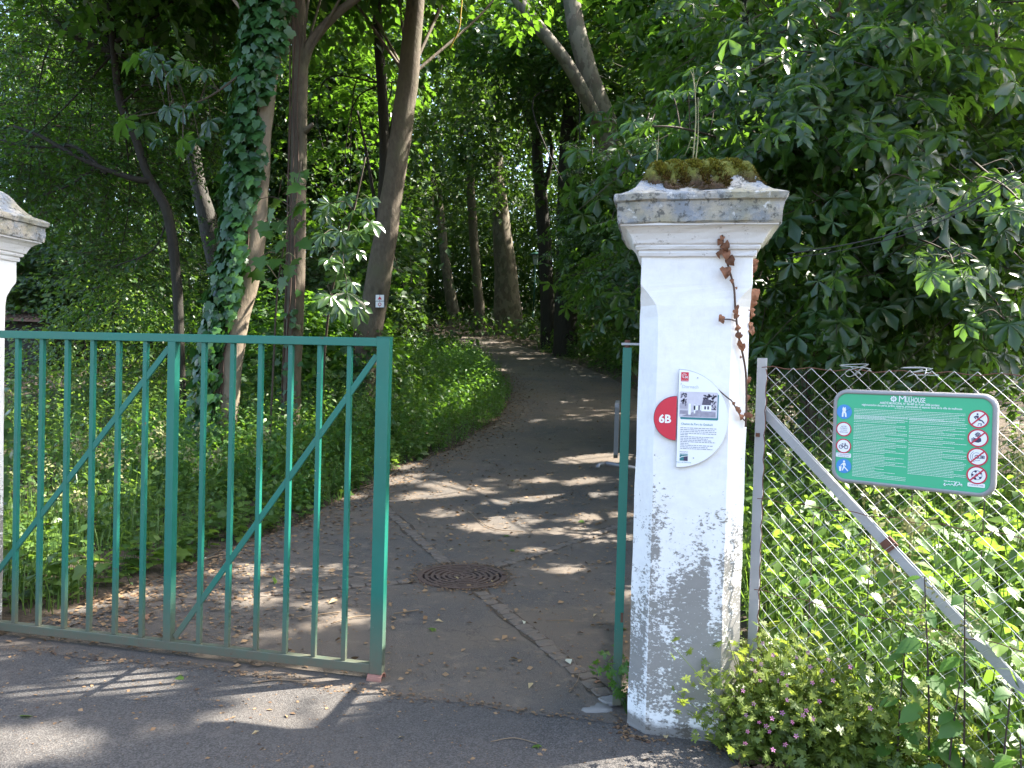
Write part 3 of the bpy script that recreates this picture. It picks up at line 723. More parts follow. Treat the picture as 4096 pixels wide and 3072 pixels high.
# ------------------------------------------------------------------ dead ivy on the pillar
dv = thing('dead_ivy', 'dead brown ivy stem with curled leaves clinging to the white pillar', 'dead ivy', (.26, 3.27, .9))
def pf(c, d, y=3.262):   # pixel of the enlarged view -> pillar face
    return at_y(2350+.7235*c, 550+.7235*d, y)
st = [(745, 540), (752, 600), (762, 650), (775, 700), (792, 760), (808, 820), (814, 880), (816, 930), (822, 985), (826, 1030), (834, 1090), (846, 1150), (862, 1215), (875, 1300), (878, 1400), (878, 1500), (874, 1600)]
def pfs(c, d, off=.008):
    p = pf(c, d, 3.262); x0 = pc+.2275-.078; dep = max(0.0, p[0]-x0) if p[2] < 1.86 else 0.0
    bulge = .055*np.clip((p[2]-2.06)/.09, 0, 1)
    return pf(c, d, 3.268+dep-off-bulge)
P = np.array([pfs(c, d) for c, d in st])
q = MB(); q.tube(catmull(P, 3), .0045, 5); q.build('stem', M['vine'], dv, smooth=True)
q = MB(); q.tube(catmull([pfs(822, 1015), pfs(790, 1006), pfs(745, 1004)], 4), .003, 5); q.build('stem', M['vine'], dv, smooth=True)
q = MB(); q.tube(catmull([pfs(874, 1570), pfs(840, 1530), pfs(800, 1460), pfs(770, 1435), pfs(700, 1375)], 4), .003, 5); q.build('stem', M['vine'], dv, smooth=True)
lv = [(752, 600, 44), (770, 606, 36), (742, 640, 46), (762, 648, 42), (778, 685, 46), (758, 745, 52), (775, 752, 34), (795, 795, 20), (820, 833, 12), (822, 940, 22), (812, 965, 26), (830, 990, 26), (745, 1000, 30), (736, 1015, 26), (838, 1055, 28), (832, 1095, 30), (846, 1098, 22), (838, 1140, 34), (850, 1160, 34), (735, 580, 28), (746, 556, 22), (850, 1215, 12),
      (808, 1470, 16), (832, 1500, 22), (850, 1545, 26), (878, 1535, 26), (836, 1515, 20)]
for c, d, s in lv:
    p = pfs(c, d, .016)
    leaf_part(T_DEAD, 'dead', M['leaf_dead'], p+np.array([0, 0, s*.0004]), (.4*rng.normal(), -.25, -1), (.5*rng.normal(), -1, .3*rng.normal()), s*.00092, rng.random(), dv)
for c, d, s in [(925, 690, 40), (912, 720, 40), (905, 770, 28), (912, 870, 62), (918, 920, 50), (908, 960, 46), (915, 985, 34), (898, 1040, 38), (893, 1070, 40), (885, 1340, 30), (882, 1440, 30), (905, 1540, 24)]:
    p = pf(c, d, 3.36)
    leaf_part(T_DEAD, 'dead', M['leaf_dead'], p+np.array([0, 0, s*.0004]), (.5*rng.normal(), -.1, -1), (.5, -1+.4*rng.normal(), .3*rng.normal()), s*.00095, .3+.6*rng.random(), dv)

# ------------------------------------------------------------------ flat print helpers
def DG():
    bpy.context.view_layer.update(); return bpy.context.evaluated_depsgraph_get()
class Board:
    """flat print on a plate: o = place of (0,0); ex right, ey up, en out"""
    def __init__(s, o, ex, ey, en, par): s.o, s.ex, s.ey, s.en, s.par = np.array(o, float), np.array(ex, float), np.array(ey, float), np.array(en, float), par
    def p(s, x, y, z=0): return s.o+s.ex*x+s.ey*y+s.en*z
    def poly(s, name, polys, z, mat, thick=0.0, par=None):
        q = MB()
        for pts in polys:
            n = len(pts); A = [s.p(x, y, z) for x, y in pts]
            if thick: q.add(A+[s.p(x, y, z-thick) for x, y in pts], [tuple(range(n)), tuple(range(2*n-1, n-1, -1))]+[(i, n+i, n+(i+1) % n, (i+1) % n) for i in range(n)])
            else: q.add(A, [tuple(range(n))])
        return q.build(name, mat, par or s.par)
    def ring(s, name, cx, cy, r0, r1, z, mat, a0=0, a1=2*math.pi, k=32):
        ps = []
        for i in range(k):
            t0, t1 = a0+(a1-a0)*i/k, a0+(a1-a0)*(i+1)/k
            ps.append([(cx+r*math.cos(t), cy+r*math.sin(t)) for r, t in ((r0, t0), (r1, t0), (r1, t1), (r0, t1))])
        return s.poly(name, ps, z, mat)
    def text(s, body, x, y, size, mat, z=.0016, align='CENTER', bold=0.0, name='lettering', sx=1.0, par=None, fit=None):
        cu = bpy.data.curves.new(name, 'FONT'); cu.body = body; cu.size = size; cu.align_x = align; cu.offset = bold; cu.resolution_u = 3
        o = bpy.data.objects.new(name, cu); COL.objects.link(o); cu.materials.append(mat)
        me = o.evaluated_get(DG()).to_mesh(); me2 = me.copy(); o.to_mesh_clear(); bpy.data.objects.remove(o); me2.materials.clear(); me2.materials.append(mat)
        o = bpy.data.objects.new(name, me2); COL.objects.link(o); me2.name = name
        if fit:
            vx = [v.co.x for v in me2.vertices]; sx = fit/(max(vx)-min(vx))
        pr_ = par or s.par; o.parent = pr_; q = s.p(x, y, z)-rootloc(pr_); m = Matrix.Identity(4)
        for i in range(3): m[i][0], m[i][1], m[i][2], m[i][3] = s.ex[i]*sx, s.ey[i], s.en[i], q[i]
        o.matrix_local = m; return o
    def print_lines(s, name, rows, z, mat, h):
        """tiny print too small to read: word-long strokes"""
        ps = []
        for x0, x1, y, seed in rows:
            r = np.random.default_rng(seed); x = x0
            while x < x1:
                w = min(x1-x, h*(1.2+4.2*r.random())); ps.append([(x, y), (x+w, y), (x+w, y+h), (x, y+h)]); x += w+h*.75
        return s.poly(name, ps, z, mat)
def disc(cx, cy, r, k=32, a0=0, a1=2*math.pi): return [(cx+r*math.cos(a0+(a1-a0)*i/k), cy+r*math.sin(a0+(a1-a0)*i/k)) for i in range(k if a1-a0 > 6.28 else k+1)]
def rrect(cx, cy, w, h, r, k=5):
    out = []
    for sx, sy, a in ((1, 1, 0), (-1, 1, 90), (-1, -1, 180), (1, -1, 270)):
        out += [(cx+sx*(w/2-r)+r*math.cos(rad(a+90*i/k)), cy+sy*(h/2-r)+r*math.sin(rad(a+90*i/k))) for i in range(k+1)]
    return out
EX, EZ, EYN = np.array([1., 0, 0]), UP, np.array([0, -1., 0])

# ------------------------------------------------------------------ round plaque on the pillar
PO = at_y(2550+.2712*572, 1450+.2712*822, 3.262); PK = .2712/FPX*3.27
pq_t = thing('plaque', 'round white and red information plaque marked 6B on the white pillar', 'plaque', PO)
B = Board(PO, EX, EZ, EYN, pq_t)
def pk(c, d): return ((c-572)*PK+(d-822)*PK*.027, -(d-822)*PK+(c-572)*PK*.027)
B.poly('white_plate', [disc(.006, 0, .2035, 40, -math.pi/2, math.pi/2)], .006, M['sign_white'], .010)
B.poly('plate_rim', [disc(.004, 0, .2060, 40, -math.pi/2, math.pi/2)], .0035, M['plaque_grey'], .006)
B.poly('red_plate', [disc(.0, 0, .0915, 32, math.pi/2, 3*math.pi/2)], .006, M['plaque_red'], .010)
B.poly('red_plate_rim', [disc(.0, 0, .0935, 32, math.pi/2, 3*math.pi/2)], .0035, M['ink'], .006)
x, y = pk(410, 885); B.text('6B', x, y, .047, M['sign_white'], .0075, bold=.0016, name='route_number')
x, y = pk(690, 225); B.poly('red_emblem', [rrect(x, y, .031, .038, .001, 2)], .0068, M['plaque_red'])
B.ring('emblem_cog', x-.002, y+.004, .008, .0095, .0074, M['sign_white'], rad(20), rad(280), 18)
B.ring('emblem_cog', x-.001, y+.003, .0045, .0058, .0074, M['sign_white'], rad(20), rad(250), 14)
B.text('M', x+.0065, y-.0065, .013, M['sign_white'], .0075, bold=.0004); B.text('MULHOUSE', x, y-.0165, .0052, M['sign_white'], .0075)
x, y = pk(650, 385); M['pale_print'] = plain('pale_print', (.52, .58, .62), .6); B.text('Dornach', x, y, .019, M['pale_print'], .0075, 'LEFT'); x, y = pk(632, 345); B.poly('apostrophe', [[(x, y), (x+.0018, y+.0005), (x+.003, y+.010), (x+.001, y+.010)]], .0075, M['plaque_grey'])
# old photograph print
x, y = pk(895, 640); B.poly('teal_shadow', [rrect(x, y-.004, .153, .108, .005)], .0066, M['teal'])
x, y = pk(880, 625); M['print_light'] = plain('print_light', (.62, .59, .64), .6, 0, .2, 40); M['print_mid'] = plain('print_mid', (.33, .31, .37), .6, 0, .5, 90); M['print_dark'] = plain('print_dark', (.10, .09, .13), .6, 0, .6, 110)
ph = B.poly('photo_print', [rrect(x, y, .153, .106, .004)], .0072, M['print_light']); Bp = Board(B.p(x, y, .0072), EX, EZ, EYN, ph)
rr = np.random.default_rng(4)
def leafy(x0, x1, y0, y1, n, s): return [[(a+s*rr.uniform(.5, 1)*math.cos(t), b+s*rr.uniform(.5, 1)*math.sin(t)) for t in np.arange(0, 6.2, .9)] for a, b in zip(rr.uniform(x0, x1, n), rr.uniform(y0, y1, n))]
Bp2 = Board(B.p(x, y, .0072), EX, EZ, EYN, pq_t)
Bp2.poly('print_tree', leafy(-.072, -.050, -.005, .046, 34, .0042)+leafy(.020, .070, .012, .048, 60, .0042)+leafy(.046, .070, -.020, .015, 20, .0042), .0004, M['print_dark'])
Bp2.poly('print_road', [[(-.07, -.05), (.07, -.05), (.07, -.028), (.0, -.022), (-.03, -.034)]], .0004, M['print_mid'])
Bp2.poly('print_house', [[(.012, -.026), (.052, -.026), (.052, .0), (.012, .0)], [(-.018, -.022), (.010, -.022), (.010, -.004), (-.018, -.004)], [(-.040, -.042), (-.030, -.042), (-.030, .004), (-.040, .004)], [(-.018, -.036), (-.012, -.036), (-.012, .002), (-.018, .002)]], .0008, M['sign_white'])
Bp2.poly('print_roof', [[(.014, .0), (.050, .0), (.044, .022), (.018, .022)], [(.024, -.018), (.031, -.018), (.031, -.005), (.024, -.005)], [(.036, -.018), (.043, -.018), (.043, -.005), (.036, -.005)], [(.0, -.022), (.006, -.022), (.006, -.002), (.0, -.002)]], .0012, M['print_dark'])
Bp2.poly('print_railing', [[(-.074+.004*k, -.018), (-.0725+.004*k, -.018), (-.0725+.004*k, .006), (-.074+.004*k, .006)] for k in range(8)]+[[(-.074, -.040), (-.042, -.040), (-.042, -.025), (-.074, -.025)]], .0012, M['print_mid'])
x, y = pk(640, 912); B.text('Chemin du Parc du Geisbuhl', x, y, .0128, M['teal'], .0075, 'LEFT', sx=.86)
rows = []
for k, (d, e) in enumerate([(952, 1130), (978, 1105), (1003, 1130), (1029, 1128), (1052, 735), (1079, 1095), (1103, 1010), (1127, 1060), (1150, 1115), (1175, 742), (1200, 1080), (1226, 1010), (1249, 1085)]):
    x0, y0 = pk(630, d); x1, _ = pk(e, d); rows.append((x0, x1, y0-.0022, k))
B.print_lines('small_print', rows, .0070, M['plaque_grey'], .0032)
x, y = pk(680, 1308); B.text('Association', x, y, .0075, M['ink'], .0075)
x, y = pk(678, 1378); B.poly('teal_emblem', [rrect(x, y, .033, .030, .001, 2)], .0066, M['teal']); B.poly('emblem_shade', [[(x, y-.015), (x+.0165, y-.015), (x+.0165, y+.008), (x, y+.003)]], .0070, M['ink'])
B.text('DORNACH', x, y+.0095, .0066, M['sign_white'], .0078); B.poly('emblem_stroke', [[(x-.024, y-.008), (x-.008, y+.0035), (x+.017, y+.0075), (x+.017, y+.0055), (x-.007, y+.001), (x-.023, y-.009)]], .0076, M['sign_white'])
x, y = pk(676, 1458); B.text('Histoire & Patrimoine', x, y, .0070, M['teal'], .0075)
for c, d in ((868, 240), (814, 1387)):
    x, y = pk(c, d); B.poly('screw', [disc(x, y, .0028, 10)], .0085, M['plaque_grey'], .003)

# ------------------------------------------------------------------ wire fence
fence = thing('wire_fence', 'sagging chain-link fence with grey angle post and diagonal brace beside the pillar', 'fence', FP)
def fpt(u, z, off=0.0): return FP+FD*u+UP*z+FN*off
for nm, u in (('post', .0), ('post', 2.62)):
    q = MB(); q.box(fpt(u, .80, .0), (.042, .005, 1.64), (FD, FN, UP)); q.box(fpt(u-.0185, .80, -.021), (.005, .042, 1.64), (FD, FN, UP)); q.build(nm, M['galv_paint'], fence)
A = at_plane(1648*VS, 885*VS, FP-FN*.02, FN); E_ = at_plane(2300*VS, 1588*VS, FP-FN*.02, FN)
dd = (E_-A)/np.linalg.norm(E_-A); sd_ = np.cross(dd, FN)
q = MB(); q.box((A+E_)/2, (np.linalg.norm(E_-A), .005, .044), (dd, FN, sd_)); q.box((A+E_)/2+sd_*.0195-FN*.021, (np.linalg.norm(E_-A), .042, .005), (dd, FN, sd_)); q.build('diagonal_brace', M['galv'], fence)
q = MB(); c = at_plane(2900+.646*1015, 2000+.646*275, FP-FN*.015, FN); q.box(c, (.045, .012, .05), (dd, FN, sd_)); q.build('rusty_clamp', M['rust'], fence)
DU, DZ = .0365, .0350; NZ = 44; NW = 70
def wire_mesh(ph):
    pts = [FD*(DU*1.04*((j+ph) % 2))+UP*(j*DZ)+FN*(.002 if (j+ph) % 2 else -.002)+FN*.003*math.sin(j*.35) for j in range(NZ)]
    q = MB(); q.tube(pts, .00145, 4, cap=False); me = bpy.data.meshes.new('mesh_wire'); me.from_pydata(q.v, [], q.f); me.materials.append(M['wire']); me.update(); return me
WM = [wire_mesh(0), wire_mesh(1)]
for i in range(NW):
    o = bpy.data.objects.new('mesh_wire', WM[i % 2]); COL.objects.link(o); o.parent = fence
    o.location = [float(c) for c in fpt(.036+i*DU, .075, .028+.004*math.sin(i*.5))-FP]
zt = .075+(NZ-1)*DZ
for z, mt, r in ((zt, 'rust', .0020), (1.02, 'rust', .0017), (.63, 'rust', .0019), (.10, 'rust', .0017)):
    q = MB(); q.tube([fpt(.01+.05*k, z+.006*math.sin(k*1.9)-.010*math.sin(min(1, k/52)*math.pi), .027) for k in range(53)], r, 5); q.build('tension_wire', M[mt], fence)
q = MB(); q.tube([fpt(.034+.004*math.sin(k*2.3), .06+.0352*k, .03+.004*math.cos(k*2.3)) for k in range(44)], .0022, 5); q.build('lacing_wire', M['rust'], fence)
M['alu_string'] = plain('string', (.42, .43, .40), .8)
for u0 in (.38, .62):
    q = MB(); rr = np.random.default_rng(int(u0*100)); pts = [fpt(u0+.045*rr.normal(), zt+.0+.016*rr.normal(), .03+.012*rr.normal()) for k in range(12)]
    q.tube(catmull(pts, 4), .0016, 5); o = q.build('string_knot', M['alu_string'], fence, smooth=True)
q = MB(); q.box(fpt(-.006, 1.29, .006), (.016, .006, .016), (FD, FN, UP)); q.build('bolt', M['rust'], fence)

# ------------------------------------------------------------------ green rules board on the fence
def rg(c, d, off=.055): return at_plane(3250+.38246*c, 1500+.38246*d, FP+FN*off, FN)
TL, TR, BR, BL = rg(203, 140), rg(1942, 205), rg(1920, 1300), rg(197, 1120)
SO = (TL+TR+BR+BL)/4; SW = (np.dot(TR-TL, FD)+np.dot(BR-BL, FD))/2; SH = ((TL-BL)[2]+(TR-BR)[2])/2
sg = thing('rules_board', 'green park rules board in rounded grey frame fixed to the chain-link fence', 'sign', SO)
tl = np.dot(TR-TL+BR-BL, UP)/2/SW
EXs = norm(FD+UP*tl); EYs = norm(UP-FD*tl)
B = Board(SO, EXs, EYs, FN, sg)
def rk(c, d):
    v = rg(c, d)-SO; return float(v@EXs), float(v@EYs)
# frame: rounded-rectangle ring with a rounded section
q = MB(); sec = [(0, -.022), (.002, -.006), (.006, .0), (.012, .002), (.017, .0), (.017, -.022)]; loop = None; rings = []
for ins, z in sec:
    rings.append([B.p(a, b, z) for a, b in rrect(0, 0, SW-2*ins, SH-2*ins, .052-ins*.8, 7)])
n = len(rings[0]); vs = [p for r in rings for p in r]; K = len(sec)
fs = [(i*n+j, i*n+(j+1) % n, ((i+1) % K)*n+(j+1) % n, ((i+1) % K)*n+j) for i in range(K) for j in range(n)]
q.add(vs, fs); M['alu'] = plain('weathered_aluminium', (.30, .29, .285), .55, .15, .12, 12); q.build('frame', M['alu'], sg, smooth=True)
B.poly('face', [rrect(0, 0, SW-.033, SH-.033, .040, 7)], -.003, M['sign_green'], .010)
B.poly('back_plate', [rrect(0, 0, SW-.03, SH-.03, .04, 7)], -.016, M['alu'], .004)
zf = -.001
S = .38246/FPX*3.15   # metres per enlarged pixel, roughly
x, y = rk(892, 275); x2, _ = rk(1178, 275); B.text('M', x+.001, y-.002, .034, M['sign_white'], zf, 'LEFT', fit=.023); B.text('ULHOUSE', x+.0265, y-.002, .0265, M['sign_white'], zf, 'LEFT', fit=x2-x-.027, bold=.0003)
x, y = rk(995, 226); B.text('VILLE DE', x, y-.002, .0080, M['sign_white'], zf)
x, y = rk(848, 250); B.ring('rosette', x, y, .0055, .008, zf, M['sign_white']); B.poly('rosette_petal', [disc(x+.0088*math.cos(a), y+.0088*math.sin(a), .0028, 8) for a in np.arange(8)*math.pi/4]+[[(x-.0008, y-.006), (x+.0008, y-.006), (x+.0008, y+.006), (x-.0008, y+.006)], [(x-.006, y-.0008), (x+.006, y-.0008), (x+.006, y+.0008), (x-.006, y+.0008)]], zf+.0003, M['sign_white'])
x, y = rk(1008, 305); B.text('ARRÊTÉ MUNICIPAL N° 06-489 du 9 juin 2006 portant', x, y-.0035, .0118, M['sign_white'], zf, fit=rk(1322, 305)[0]-rk(697, 290)[0], bold=.00018)
x, y = rk(1020, 332); B.text('réglementation des parcs, jardins, squares, promenades et espaces verts de la ville de mulhouse', x, y-.0035, .0112, M['sign_white'], zf, fit=rk(1545, 350)[0]-rk(497, 305)[0], bold=.00016)
x, y = rk(1000, 356); B.text('LE MAIRE DE LA VILLE DE MULHOUSE,', x, y-.002, .0058, M['sign_white'], zf, sx=.95)
rows = []; rs = np.random.default_rng(9); sdn = 0
xa, ya = rk(437, 345); xb, yb = rk(1600, 400)
for k in range(7): rows.append((xa, xb-(.02 if k % 3 == 2 else 0)-(.2 if k == 6 else 0), ya-.004-k*.0058, k))
def column_(c0, c1, d0, d1, s):
    x0, y0 = rk(c0, d0); x1, y1 = rk(c1, d1); r = np.random.default_rng(s); yy = y0; k = 0
    while yy > y1:
        ln = r.choice([1, .97, .95, .8, .6, .42], p=[.3, .15, .15, .15, .15, .1]); rows.append((x0, x0+(x1-x0)*ln, yy, s*100+k)); yy -= .0058 if r.random() > .12 else .0088; k += 1
column_(434, 972, 425, 1120, 3); column_(1012, 1600, 455, 1090, 5)
B.print_lines('small_print', rows, zf, M['sign_white'], .0015)
x, y = rk(1455, 1118); B.print_lines('small_print', [(x-.025, x+.025, y, 77), (x-.025, x+.027, y-.032, 78)], zf, M['sign_white'], .0024)
pts = [(1370, 1150), (1385, 1128), (1380, 1160), (1400, 1145), (1412, 1150), (1425, 1140), (1440, 1152), (1455, 1140), (1470, 1148), (1482, 1160), (1490, 1130), (1505, 1128), (1492, 1145), (1510, 1160), (1520, 1145), (1530, 1150), (1540, 1130), (1545, 1155), (1560, 1140), (1562, 1165)]
q = MB(); q.tube(catmull([B.p(*rk(a, b), zf+.001) for a, b in pts], 3), .0011, 4); q.build('signature', M['sign_white'], sg)
R_ = .0285
def blue(c, d):
    x, y = rk(c, d); B.poly('pictogram_disc', [disc(x, y, R_)], zf, M['sign_blue']); return x, y
def ban(c, d, r=.0325, slash=True):
    x, y = rk(c, d); B.poly('pictogram_disc', [disc(x, y, r)], zf, M['sign_white']); B.ring('ban_ring', x, y, r*.84, r, zf+.0004, M['sign_red'])
    if slash:
        c_ = math.cos(rad(45)); w = r*.075; a = r*.86
        B.poly('ban_bar', [[(x-a*c_-w*c_, y-a*c_+w*c_), (x-a*c_+w*c_, y-a*c_-w*c_), (x+a*c_+w*c_, y+a*c_-w*c_), (x+a*c_-w*c_, y+a*c_+w*c_)]], zf+.0010, M['sign_red'])
    return x, y, r
def shape(name, x, y, k, polys, mat, z=.0006): B.poly(name, [[(x+a*k, y+b*k) for a, b in pts] for pts in polys], zf+z, mat)
def ln(a, b, w=.05):
    d = np.array(b)-np.array(a); d = d/np.linalg.norm(d); n_ = np.array([-d[1], d[0]])*w
    return [tuple(np.array(a)+n_), tuple(np.array(a)-n_), tuple(np.array(b)-n_), tuple(np.array(b)+n_)]
def circ(x, y, r, w=.045, k=18): return [[(x+(r+s*w)*math.cos(t), y+(r+s*w)*math.sin(t)) for s, t in ((-1, t0), (1, t0), (1, t0+2*math.pi/k), (-1, t0+2*math.pi/k))] for t0 in np.arange(k)*2*math.pi/k]
x, y = blue(332, 384); shape('dog_pictogram', x, y, R_, [[(-.22, .55), (.18, .55), (.24, .2), (.1, .02), (-.16, .02), (-.26, .25)], [(-.22, .1), (.14, .1), (.3, -.25), (.32, -.72), (.12, -.72), (.06, -.2), (-.06, -.2), (-.1, -.72), (-.3, -.72), (-.3, -.25)], [(-.2, .5), (-.12, .7), (-.05, .55)], [(.05, .55), (.14, .7), (.2, .5)]], M['sign_white']); shape('leash', x, y, R_, [ln((.2, .05), (.8, .45), .02)], M['ink'])
x, y, r = ban(326, 566, .0290, False)
for k, w in enumerate(['ACCÈS', 'INTERDIT', 'À TOUS', 'VÉHICULES']): B.text(w, x, y+.0085-k*.0075, .0066, M['ink'], zf+.0008)
x, y, r = ban(324, 742, .0288, False); shape('bicycle_pictogram', x, y, R_, circ(-.34, -.12, .24)+circ(.34, -.12, .24)+[ln((-.34, -.12), (-.14, .26), .03), ln((-.14, .26), (.24, .26), .03), ln((-.2, .14), (.0, -.14), .03), ln((.0, -.14), (.24, .26), .03), ln((.34, -.12), (.2, .4), .03), ln((-.34, -.12), (.0, -.14), .03), ln((-.26, .32), (-.06, .32), .03), ln((.14, .42), (.3, .38), .03)], M['ink'])
x, y = rk(323, 838); B.poly('caption_plate', [rrect(x, y, .057, .0165, .003, 3)], zf, M['sign_white']); B.text('AUTORISÉ AUX ENFANTS', x, y+.0012, .0054, M['ink'], zf+.0008, sx=.83); B.text('DE MOINS DE 7 ANS', x, y-.0056, .0054, M['ink'], zf+.0008, sx=.85)
x, y = blue(326, 950); shape('litter_pictogram', x, y, R_, [disc(.03, .62, .14, 14), [(-.08, .45), (.18, .45), (.3, .1), (.24, .02), (.1, .2), (.14, -.1), (.62, -.6), (.5, -.68), (.05, -.22), (-.1, -.66), (-.24, -.64), (-.08, -.1), (-.1, .2), (-.42, .0), (-.4, .1)], [(-.62, -.1), (-.28, -.1), (-.34, -.74), (-.58, -.74)], [(-.56, .06), (-.3, -.04), (-.32, .02)]], M['sign_white'])
x, y, r = ban(1735, 462); shape('crouching_pictogram', x, y, r, [disc(-.1, .54, .1, 12), [(-.25, .38), (.02, .38), (.02, .05), (.4, -.12), (.62, -.42), (.5, -.45), (.32, -.22), (-.1, -.12), (-.12, .12), (-.3, .2), (-.18, .02), (-.28, -.02), (-.46, .22)], [(.0, -.45), (.36, -.45), (.32, -.52), (.3, -.72), (.22, -.72), (.24, -.52), (.02, -.52), (.02, -.72), (-.06, -.72)]], M['ink'])
x, y, r = ban(1730, 660); shape('flower_pictogram', x, y, r, circ(-.02, .36, .1, .05, 12)+[disc(-.02+.22*math.cos(a), .36+.22*math.sin(a), .07, 8) for a in np.arange(8)*math.pi/4]+[ln((0, .2), (.05, -.1), .03)], M['ink']); shape('hand_pictogram', x, y, r, [[(.3, .0), (.32, -.35), (.05, -.5), (-.3, -.45), (-.62, -.42), (-.6, -.36), (-.32, -.33), (-.66, -.28), (-.64, -.21), (-.32, -.22), (-.64, -.13), (-.6, -.06), (-.28, -.12), (-.52, .0), (-.46, .05), (-.1, -.06), (.1, .02)]], M['ink'])
x, y, r = ban(1724, 856); shape('radio_pictogram', x, y, r, [ln((-.1, -.14), (.66, -.14), .03), ln((-.1, .14), (.66, .14), .03), ln((.65, -.14), (.65, .14), .03), ln((.3, -.14), (.3, .14), .02), [(.36, -.08), (.58, -.08), (.58, .08), (.36, .08)]]+circ(-.05, 0, .18, .03)+[s for s in circ(-.05, 0, .44, .018, 24) if s[0][0] < -.15 or abs(s[0][1]) > .35]+[s for s in circ(-.05, 0, .62, .018, 24) if s[0][0] < -.3], M['ink'])
x, y, r = ban(1717, 1048); shape('ball_pictogram', x, y, r, circ(0, 0, .5, .025, 24)+[disc(0, 0, .15, 5)]+[disc(.42*math.cos(a), .42*math.sin(a), .14, 5) for a in np.arange(5)*2*math.pi/5+.6]+[ln((0, 0), (.4*math.cos(a), .4*math.sin(a)), .015) for a in np.arange(5)*2*math.pi/5+.6], M['ink'])
x, y = rk(1711, 1152); B.poly('caption_plate', [rrect(x, y, .054, .0145, .003, 3)], zf, M['sign_white']); B.text('À PARTIR DE 7 ANS', x, y-.0025, .0060, M['ink'], zf+.0008, sx=.85)

# ------------------------------------------------------------------ lamp post by the path, shed, cable, rope
b = vt(1150, 712); b[2] -= .05; zt_ = vy(1155, 545, b[1])[2]
lp = thing('lamp_post', 'slim green park lamp post with flat cap beside the far path', 'street lamp', b)
q = MB(); q.tube([b, [b[0]+.03, b[1], b[2]+1.0]], .055, 10); q.tube([[b[0]+.03, b[1], b[2]+1.0], [b[0]+.06, b[1], zt_-.62]], .038, 10); q.build('pole', M['lamp_green'], lp, smooth=True)
q = MB(); q.tube([[b[0]+.06, b[1], zt_-.62], [b[0]+.06, b[1], zt_-.15]], [.10, .15], 14); q.build('lantern', M['glass'], lp)
q = MB(); q.tube([[b[0]+.06, b[1], zt_-.15], [b[0]+.06, b[1], zt_-.11], [b[0]+.06, b[1], zt_-.02], [b[0]+.06, b[1], zt_]], [.34, .34, .16, .03], 18); q.build('lamp_cap', M['lamp_green'], lp)
q = MB()
for k in range(4): a = k*math.pi/2+.5; q.tube([[b[0]+.06+.11*math.cos(a), b[1]+.11*math.sin(a), zt_-.62], [b[0]+.06+.17*math.cos(a), b[1]+.17*math.sin(a), zt_-.14]], .012, 5)
q.build('lantern_bar', M['lamp_green'], lp)

YE, YR = 16.5, 19.0
e0, e1 = vy(-160, 683, YE), vy(86, 691, YE); r0_, r1_ = vy(-160, 656, YR), vy(62, 667, YR); tip = vy(124, 686, YR+.2)
sh = thing('garden_shed', 'dark wooden shed with weathered tiled roof behind the grey-capped pillar', 'shed', (e0[0], YR, gzf(YR)))
q = MB(); w0 = np.array([e0[0], YE+.35, gzf(17)-.3]); w1 = np.array([e1[0]-.1, YR+2, e1[2]+.02])
q.box((w0+w1)/2, w1-w0); q.build('wall', M['shed_wood'], sh)
q = MB(); q.add([e0, e1, r1_, r0_, tip, e0-UP*.05, e1-UP*.05, r1_-UP*.06, r0_-UP*.06, tip-UP*.05], [(0, 1, 2, 3), (1, 4, 2), (5, 8, 7, 6), (0, 5, 6, 1), (1, 6, 9, 4)]); rf = q.build('roof', M['roof_tile'], sh)
tm = MB(); tm.tube([(0, 0, 0), (0, 1, 0)], .5, 8, cap=True); tme = bpy.data.meshes.new('tile'); tme.from_pydata(tm.v, [], tm.f); tme.materials.append(M['roof_tile']); tme.update()
nr_, nc = 6, 22
for i in range(nr_):
    for j in range(nc):
        u = (j+.5)/nc; a = e0+(e1-e0)*u; b2 = r0_+(r1_-r0_)*u; p = a+(b2-a)*(i/nr_-.01); d = (b2-a)/nr_*1.12
        if (p[0] < vy(-20, 680, YE)[0]): continue
        o = bpy.data.objects.new('tile', tme); COL.objects.link(o); o.parent = rf
        p = p+UP*(.012+.006*rng.random()); yv = d; xv = (e1-e0)/nc*.55; zv = norm(np.cross(xv, yv))*.055
        m = Matrix.Identity(4); q0 = p-rootloc(rf)
        for k in range(3): m[k][0], m[k][1], m[k][2], m[k][3] = xv[k], yv[k], zv[k], q0[k]
        o.matrix_local = m
def wire_thing(name, label, cat, pts, r, mat, Y):
    P = np.array([vy(a, b, Y) for a, b in pts]); t = thing(name, label, cat, P[0]); q = MB(); q.tube(catmull(P, 6), r, 6); q.build('strand', mat, t, smooth=True); return t, P
t, P = wire_thing('overhead_cable', 'thin black twin cable slanting up through the dark chestnut leaves', 'cable', [(1700, 548), (1820, 530), (1950, 498), (2080, 445), (2230, 350), (2420, 200)], .0045, M['black'], 5.4)
q = MB(); q.tube(catmull(P+np.array([0, .02, -.03]), 6), .0035, 6); q.build('strand', M['black'], t, smooth=True)
wire_thing('hanging_rope', 'thin yellow rope hanging from the canopy above the path', 'rope', [(1003, -60), (996, 20), (992, 60), (978, 92), (972, 104)], .012, M['yellow'], 12)

